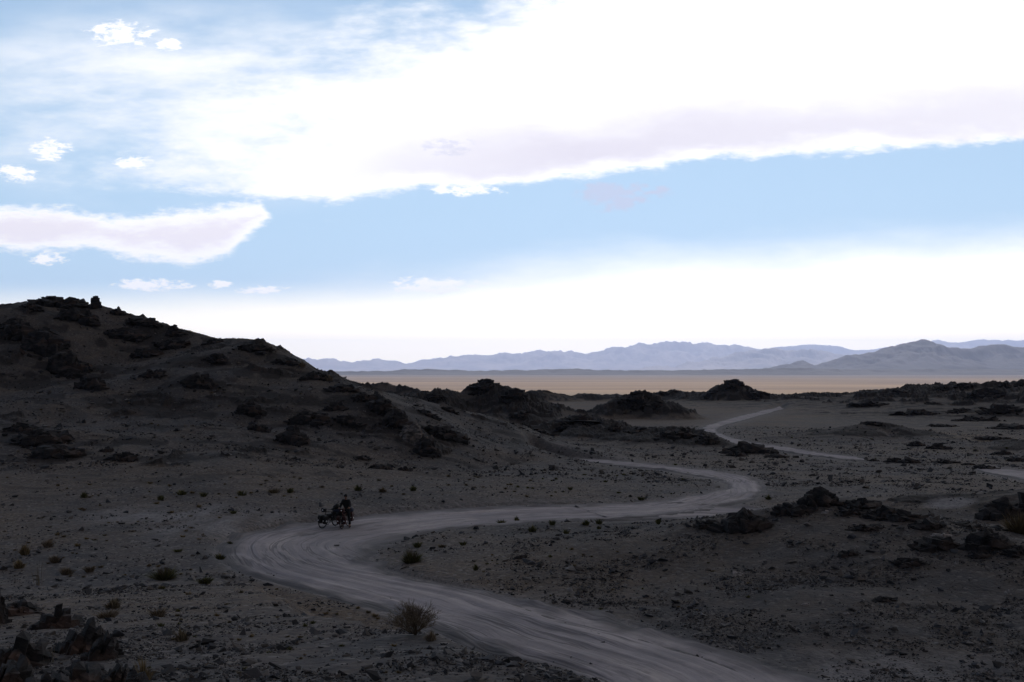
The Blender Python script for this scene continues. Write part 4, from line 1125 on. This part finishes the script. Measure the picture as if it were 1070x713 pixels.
m_refl = simple('white_reflector', (0.85, 0.85, 0.87), .3)
m_blue = simple('blue_grey_drybag', (0.035, 0.042, 0.07), .6)

class MB:
    def __init__(s): s.V, s.F = [], []
    def tube(s, pts, rad, k=7, closed=False):
        pts = [np.array(p, float) for p in pts]; n = len(pts); o = len(s.V)
        rads = rad if isinstance(rad, (list, tuple)) else [rad] * n
        for i, p in enumerate(pts):
            a = pts[(i - 1) % n] if (i > 0 or closed) else p; b_ = pts[(i + 1) % n] if (i < n - 1 or closed) else p
            d = b_ - a; d /= max(np.linalg.norm(d), 1e-9)
            ref = np.array([0, 1, 0.]) if abs(d[1]) < .9 else np.array([1, 0, 0.])
            u_ = np.cross(d, ref); u_ /= np.linalg.norm(u_); v_ = np.cross(d, u_)
            for j in range(k):
                t = 2 * math.pi * j / k; s.V.append(p + (u_ * math.cos(t) + v_ * math.sin(t)) * rads[i])
        for i in range(n if closed else n - 1):
            for j in range(k):
                a = o + i * k + j; b_ = o + i * k + (j + 1) % k; c_ = o + ((i + 1) % n) * k + (j + 1) % k; d = o + ((i + 1) % n) * k + j
                s.F.append((a, b_, c_, d))
        if not closed: s.F.append(tuple(range(o, o + k))[::-1]); s.F.append(tuple(range(o + (n - 1) * k, o + n * k)))
        return s
    def rbox(s, c_, size, taper=1.0, bev=.25):
        """box with chamfered vertical edges, wider at the top when taper < 1"""
        x, y, z = [q / 2 for q in size]; o = len(s.V); b_ = min(x, y) * bev
        ring = [(x - b_, y), (-x + b_, y), (-x, y - b_), (-x, -y + b_), (-x + b_, -y), (x - b_, -y), (x, -y + b_), (x, y - b_)]
        lv = [(-z, taper * .86), (-z * .85, taper), (z * .8, 1.0), (z, .84)]
        for h_, sc in lv:
            for px_, py_ in ring: s.V.append(np.array([c_[0] + px_ * sc, c_[1] + py_ * sc, c_[2] + h_]))
        for i in range(3):
            for j in range(8): s.F.append((o + i * 8 + j, o + i * 8 + (j + 1) % 8, o + (i + 1) * 8 + (j + 1) % 8, o + (i + 1) * 8 + j))
        s.F.append(tuple(range(o, o + 8))[::-1]); s.F.append(tuple(range(o + 24, o + 32)))
        return s
    def disc(s, c_, r_, nrm, th=.012, k=12):
        c_ = np.array(c_, float); nrm = np.array(nrm, float); return s.tube([c_ - nrm * th / 2, c_ + nrm * th / 2], r_, k)
    def build(s, name, mat, parent=None, smooth=False): return mesh_obj(name, np.array(s.V), s.F, mat, parent, smooth)

def wheel(parent, x, rimmat, steer=0):
    r_ = .34; cz = r_ + .02
    hub = MB(); hub.tube([(x, -.05, cz), (x, .05, cz)], .022, 8)
    for k in range(18):
        t = 2 * math.pi * k / 18; hub.tube([(x, .03 * (-1) ** k, cz), (x + math.cos(t) * .31, 0, cz + math.sin(t) * .31)], .0022, 3)
    w = hub.build('wheel', m_alu, parent)
    ring = lambda rr: [(x + math.cos(2 * math.pi * i / 28) * rr, 0, cz + math.sin(2 * math.pi * i / 28) * rr) for i in range(28)]
    MB().tube(ring(.335), .026, 7, True).build('tyre', m_tyre, w, True)
    MB().tube(ring(.305), .012, 5, True).build('rim', rimmat, w, True)
def pannier(parent, x, y, z, size, mat, side):
    p = MB().rbox((x, y, z), size, .82, .3).build('pannier', mat, parent)
    MB().rbox((x, y, z + size[2] * .5), (size[0] * .8, size[1] * .75, .09), 1.0, .4).build('rolled_top', mat, p)
    MB().disc((x, y + side * (size[1] / 2 + .004), z - size[2] * .12), .045, (0, side, 0), .016).build('reflector', m_refl, p)
    MB().disc((x + size[0] / 2 + .002, y, z - size[2] * .05), .028, (1, 0, 0), .016).build('reflector', m_refl, p)
def bicycle(loc, rz, label, fm, bag, lean=0, big=False):
    e = bpy.data.objects.new('touring_bicycle', None); e.location = loc; e.rotation_euler = (lean, 0, rz); COL.objects.link(e); tag(e, label, 'bicycle')
    fx, rx_, cz = .54, -.54, .36
    wheel(e, fx, fm); wheel(e, rx_, fm)
    bb = (-.10, 0, .30); st = (-.24, 0, .82); hd = (.34, 0, .86); hb = (.38, 0, .72)
    f = MB(); f.tube([bb, st], .019).tube([st, hd], .018).tube([bb, hb], .021).tube([hb, hd], .022)
    for s in (-.06, .06): f.tube([bb, (rx_, s, cz)], .011).tube([st, (rx_, s, cz)], .009)
    f.build('frame', fm, e, True)
    fk = MB()
    for s in (-.05, .05): fk.tube([(.40, s * .6, .70), (.47, s, .5), (fx, s, cz)], .012)
    fk.build('fork', fm, e, True)
    h = MB(); h.tube([hd, (.33, 0, .98), (.40, 0, 1.02)], .014)
    h.tube([(.30, -.31, 1.02), (.36, -.18, 1.04), (.40, 0, 1.03), (.36, .18, 1.04), (.30, .31, 1.02)], .013)
    for s in (-1, 1): h.tube([(.30, s * .31, 1.02), (.20, s * .33, 1.01)], .018)
    h.build('handlebar', m_tyre, e, True)
    sd_ = MB(); sd_.tube([st, (-.26, 0, .93)], .013); s_ = sd_.build('seat_post', m_alu, e)
    MB().tube([(-.40, 0, .955), (-.32, 0, .965), (-.2, 0, .96), (-.10, 0, .95)], [.075, .07, .035, .02], 8).build('saddle', m_tyre, e, True)
    rk = MB()
    for s in (-.07, .07): rk.tube([(-.30, s, .72), (-.80, s, .72)], .006, 5).tube([(-.55, s, .72), (rx_, s, cz)], .006, 5).tube([(-.78, s, .72), (rx_, s, cz)], .006, 5)
    rk.tube([(-.8, -.07, .72), (-.8, .07, .72)], .006, 5).tube([(.45, -.1, .58), (.66, -.1, .58)], .006, 5).tube([(.45, .1, .58), (.66, .1, .58)], .006, 5)
    rk.build('rack', m_alu, e)
    c_ = MB(); c_.tube([(bb[0] + math.cos(t) * .09, -.05, .30 + math.sin(t) * .09) for t in np.linspace(0, 6.28, 15)[:-1]], .006, 5, True)
    c_.tube([(-.10, -.06, .30), (-.02, -.09, .16)], .011, 5).tube([(-.10, .06, .30), (-.18, .09, .44)], .011, 5)
    c_.tube([(-.05, -.05, .38), (rx_, -.05, .40)], .005, 4).tube([(-.05, -.05, .22), (rx_, -.05, .32)], .005, 4)
    c_.build('crankset', m_alu, e)
    MB().rbox((-.06, -.16, .115), (.10, .09, .02), 1, .2).build('pedal', m_tyre, e); MB().rbox((-.18, .16, .46), (.10, .09, .02), 1, .2).build('pedal', m_tyre, e)
    for s in (-1, 1):
        pannier(e, rx_ - .05, s * .19, .50, (.38, .20, .46), bag, s)
        pannier(e, fx + .01, s * .17, .46, (.32, .18, .38), bag, s)
    MB().tube([(-.60, -.30, .86), (-.60, -.22, .86), (-.60, .22, .86), (-.60, .30, .86)], [.08, .14, .14, .08], 12).build('roll_bag', m_blue, e, True)
    if big:
        MB().tube([(-.34, 0, 1.0), (-.55, 0, 1.06), (-.85, 0, .98)], [.10, .16, .10], 12).build('dry_bag', m_bag, e, True)
    MB().rbox((.05, 0, .60), (.42, .10, .26), .7, .3).build('frame_bag', bag, e)
    MB().rbox((.50, 0, .98), (.20, .26, .20), .9, .3).build('handlebar_bag', bag, e)
    MB().disc((.605, 0, .99), .03, (1, 0, 0), .014).build('headlight', m_refl, e)
    MB().tube([(-.16, .04, .30), (-.22, .26, .02)], .009, 6).build('kickstand', m_alu, e)
    return e
gp = lambda px, row: hit(px, row)
pa = floor_pt(344.0, 553.0); pb = floor_pt(360.5, 553.5)
za = float(Hq(pa[0], pa[1])) + .055; zb = float(Hq(pb[0], pb[1])) + .055
bicycle((pa[0], pa[1], za), R(-90 - 30), 'loaded touring bicycle with black panniers parked at left of the person', m_frame, m_bag, R(-3), True)
bicycle((pb[0], pb[1], zb), R(-90 - 8), 'reddish loaded touring bicycle the person is astride on the road', m_red, m_bagr, R(1))

# ------------------------------------------------------------------ the cyclist
m_skin = simple('skin', (0.22, 0.12, 0.085), .6); m_hair = simple('dark_hair', (0.010, 0.008, 0.007), .8)
m_jacket = simple('black_jacket', (0.010, 0.010, 0.012), .85); m_trous = simple('dark_trousers', (0.013, 0.013, 0.017), .9)
def skin_mesh(name, verts, edges, radii, mat, parent, root=0):
    me = bpy.data.meshes.new(name); me.from_pydata(verts, edges, []); me.materials.append(mat)
    o = bpy.data.objects.new(name, me); COL.objects.link(o)
    if parent: o.parent = parent
    md = o.modifiers.new('skin', 'SKIN'); md.use_smooth_shade = True
    if not me.skin_vertices: me.skin_vertices.new()
    for i, r_ in enumerate(radii):
        rr = r_ if isinstance(r_, tuple) else (r_, r_)
        me.skin_vertices[0].data[i].radius = rr; me.skin_vertices[0].data[i].use_root = (i == root)
    sb = o.modifiers.new('sub', 'SUBSURF'); sb.levels = 2; sb.render_levels = 2
    return o
def person(loc, rz):
    # faces +X locally (over the handlebar), one foot each side of the bicycle
    J = dict(pel=(-.12, 0, .95), spine=(-.09, 0, 1.12), chest=(-.02, 0, 1.33), neck0=(.01, 0, 1.47), neck=(.03, 0, 1.53), skull=(.06, 0, 1.64), top=(.06, 0, 1.71),
             shL=(-.01, .17, 1.42), elL=(.06, .26, 1.20), wrL=(.24, .29, 1.09), shR=(-.01, -.17, 1.42), elR=(-.02, -.28, 1.18), wrR=(.12, -.33, 1.04),
             hiL=(-.11, .10, .90), knL=(-.05, .17, .50), anL=(-.10, .20, .10), hiR=(-.11, -.10, .90), knR=(-.03, -.19, .50), anR=(-.10, -.24, .10),
             heL=(-.13, .20, .045), toL=(.10, .22, .03), heR=(-.13, -.24, .045), toR=(.10, -.27, .03))
    names = list(J); ix = {n: i for i, n in enumerate(names)}
    Ed = [('pel', 'spine'), ('spine', 'chest'), ('chest', 'neck0'), ('neck0', 'neck'), ('neck', 'skull'), ('skull', 'top'), ('chest', 'shL'), ('shL', 'elL'), ('elL', 'wrL'), ('chest', 'shR'), ('shR', 'elR'), ('elR', 'wrR'),
          ('pel', 'hiL'), ('hiL', 'knL'), ('knL', 'anL'), ('anL', 'heL'), ('anL', 'toL'), ('pel', 'hiR'), ('hiR', 'knR'), ('knR', 'anR'), ('anR', 'heR'), ('anR', 'toR')]
    rad = dict(pel=(.13, .11), spine=(.13, .10), chest=(.15, .11), neck0=.07, neck=.055, skull=(.078, .092), top=(.055, .065), shL=.065, elL=.042, wrL=.027, shR=.065, elR=.042, wrR=.027,
               hiL=.088, knL=.058, anL=.04, hiR=.088, knR=.058, anR=.04, heL=.035, toL=.032, heR=.035, toR=.032)
    V0 = [J[n] for n in names]; radii = [rad[n] for n in names]; edges = [(ix[a], ix[b_]) for a, b_ in Ed]
    # hands: palm and five curled fingers on each wrist, part of the body
    for s, wr in ((1, 'wrL'), (-1, 'wrR')):
        w = np.array(J[wr]); base = ix[wr]
        palm = len(V0); V0.append(tuple(w + np.array([.06, s * .005, -.015]))); radii.append((.032, .018)); edges.append((base, palm))
        for k, (off, ln) in enumerate([(-.03, .034), (-.01, .04), (.01, .042), (.03, .036)]):
            a = len(V0); V0.append(tuple(w + np.array([.095, off, -.012]))); radii.append(.0095)
            V0.append(tuple(w + np.array([.095 + ln * .7, off, -.03]))); radii.append(.0088)
            V0.append(tuple(w + np.array([.095 + ln * .6, off, -.058]))); radii.append(.008)
            edges += [(palm, a), (a, a + 1), (a + 1, a + 2)]
        a = len(V0); V0.append(tuple(w + np.array([.045, -s * .04, -.02]))); radii.append(.011)
        V0.append(tuple(w + np.array([.075, -s * .052, -.035]))); radii.append(.0095); edges += [(palm, a), (a, a + 1)]
    body = skin_mesh('person', V0, edges, radii, m_skin, None, 0)
    body.location = loc; body.rotation_euler = (0, 0, rz)
    tag(body, 'person in dark clothes standing astride the reddish loaded bicycle', 'person')
    cn = ['pel', 'spine', 'chest', 'neck0', 'shL', 'elL', 'wrL', 'shR', 'elR', 'wrR']; ci = {n: i for i, n in enumerate(cn)}
    ce = [(ci[a], ci[b_]) for a, b_ in Ed if a in ci and b_ in ci]
    cr = [rad[n] if isinstance(rad[n], tuple) else (rad[n], rad[n]) for n in cn]
    cr = [(a + .028, b_ + .028) for a, b_ in cr]; cr[3] = (.075, .075); cr[6] = cr[9] = (.042, .042)
    skin_mesh('jacket', [J[n] for n in cn], ce, cr, m_jacket, body)
    tn = ['pel', 'hiL', 'knL', 'anL', 'hiR', 'knR', 'anR']; ti_ = {n: i for i, n in enumerate(tn)}
    te = [(ti_[a], ti_[b_]) for a, b_ in Ed if a in ti_ and b_ in ti_]
    skin_mesh('trousers', [J[n] for n in tn], te, [(.155, .13), .11, .078, .06, .11, .078, .06], m_trous, body)
    for s in ('L', 'R'): skin_mesh('shoe', [J['he' + s], J['to' + s]], [(0, 1)], [.062, .056], m_tyre, body)
    # hair and face
    def ball(name, c_, r_, mat, k=14):
        bm = bmesh.new(); bmesh.ops.create_uvsphere(bm, u_segments=k, v_segments=k // 2 + 1, radius=1)
        me = bpy.data.meshes.new(name); bm.to_mesh(me); bm.free(); me.materials.append(mat)
        o = bpy.data.objects.new(name, me); COL.objects.link(o); o.parent = body
        me.transform(Matrix.Translation(c_) @ Matrix.Diagonal((*r_, 1)))
        me.polygons.foreach_set('use_smooth', [True] * len(me.polygons)); return o
    ball('hair', (.038, 0, 1.685), (.098, .092, .10), m_hair)
    ball('nose', (.155, 0, 1.625), (.018, .012, .022), m_skin, 8)
    for s in (-1, 1):
        ball('eye', (.138, s * .032, 1.65), (.012, .014, .010), m_hair, 8); ball('ear', (.055, s * .090, 1.635), (.02, .010, .032), m_skin, 8)
    ball('mouth', (.142, 0, 1.592), (.012, .025, .006), m_red, 8)
    return body
person((pb[0] + .02, pb[1] + .15, zb - .0), R(-90 - 8))

# ------------------------------------------------------------------ unseen cloud bank above and ahead, added to shade the valley
mc, nt, b = new_mat('unseen_cloud_bank')
nt.nodes.remove(b)
df = node(nt, 'ShaderNodeBsdfDiffuse', {'Color': (0.85, 0.86, 0.88, 1)})
nt.links.new(df.outputs[0], nt.nodes['Material Output'].inputs[0])
def cloud():
    n = 120
    cx, cy, ax, ay, z0 = 150, 560, 2300, 1480, 1680
    pts = []
    th = np.linspace(0, 2 * np.pi, n, endpoint=False); ps = np.linspace(-np.pi / 2, np.pi / 2, 60)
    T, Pp = np.meshgrid(th, ps)
    e_ = 1 + 0.10 * fbm(np.cos(T) * 2.2 + 5, np.sin(T) * 2.2 + 5, 4, 200)
    X = cx + ax * np.cos(T) * np.cos(Pp) ** .5 * e_; Yc = cy + ay * np.sin(T) * np.cos(Pp) ** .5 * e_
    Z = z0 + np.where(Pp > 0, 260, 70) * np.sin(Pp)
    Z = Z + (fbm(X / 300, Yc / 300, 4, 210) * np.where(Pp > 0, 110, 26)) * np.cos(Pp) ** .2
    i2, j2 = np.meshgrid(np.arange(59), np.arange(n), indexing='ij')
    q = np.stack([i2 * n + j2, i2 * n + (j2 + 1) % n, (i2 + 1) * n + (j2 + 1) % n, (i2 + 1) * n + j2], 2).reshape(-1, 4)
    return mesh_obj('cloud', np.stack([X.ravel(), Yc.ravel(), Z.ravel()], 1), q, mc, smooth=True)
tag(cloud(), 'unseen wide grey cloud bank overhead, added to shade the valley', 'cloud', kind='stuff')

# ------------------------------------------------------------------ haze
def haze(density):
    x0, x1, y0, y1, z0, z1 = -46000, 46000, -46000, 46000, -60, 1440
    Vv = [(x, y, z) for z in (z0, z1) for y in (y0, y1) for x in (x0, x1)]
    Ff = [(0, 2, 3, 1), (4, 5, 7, 6), (0, 1, 5, 4), (2, 6, 7, 3), (0, 4, 6, 2), (1, 3, 7, 5)]
    m = bpy.data.materials.new('haze_air'); m.use_nodes = True; nt = m.node_tree; nt.nodes.clear()
    pv = node(nt, 'ShaderNodeVolumePrincipled', {'Density': density, 'Color': (0.56, 0.665, 1.0, 1), 'Anisotropy': 0.4})
    o_ = nt.nodes.new('ShaderNodeOutputMaterial'); nt.links.new(pv.outputs[0], o_.inputs['Volume'])
    o = mesh_obj('haze', np.array(Vv, float), Ff, m); return tag(o, 'pale blue haze filling the distance', 'haze', kind='stuff')
haze(3.6e-5)
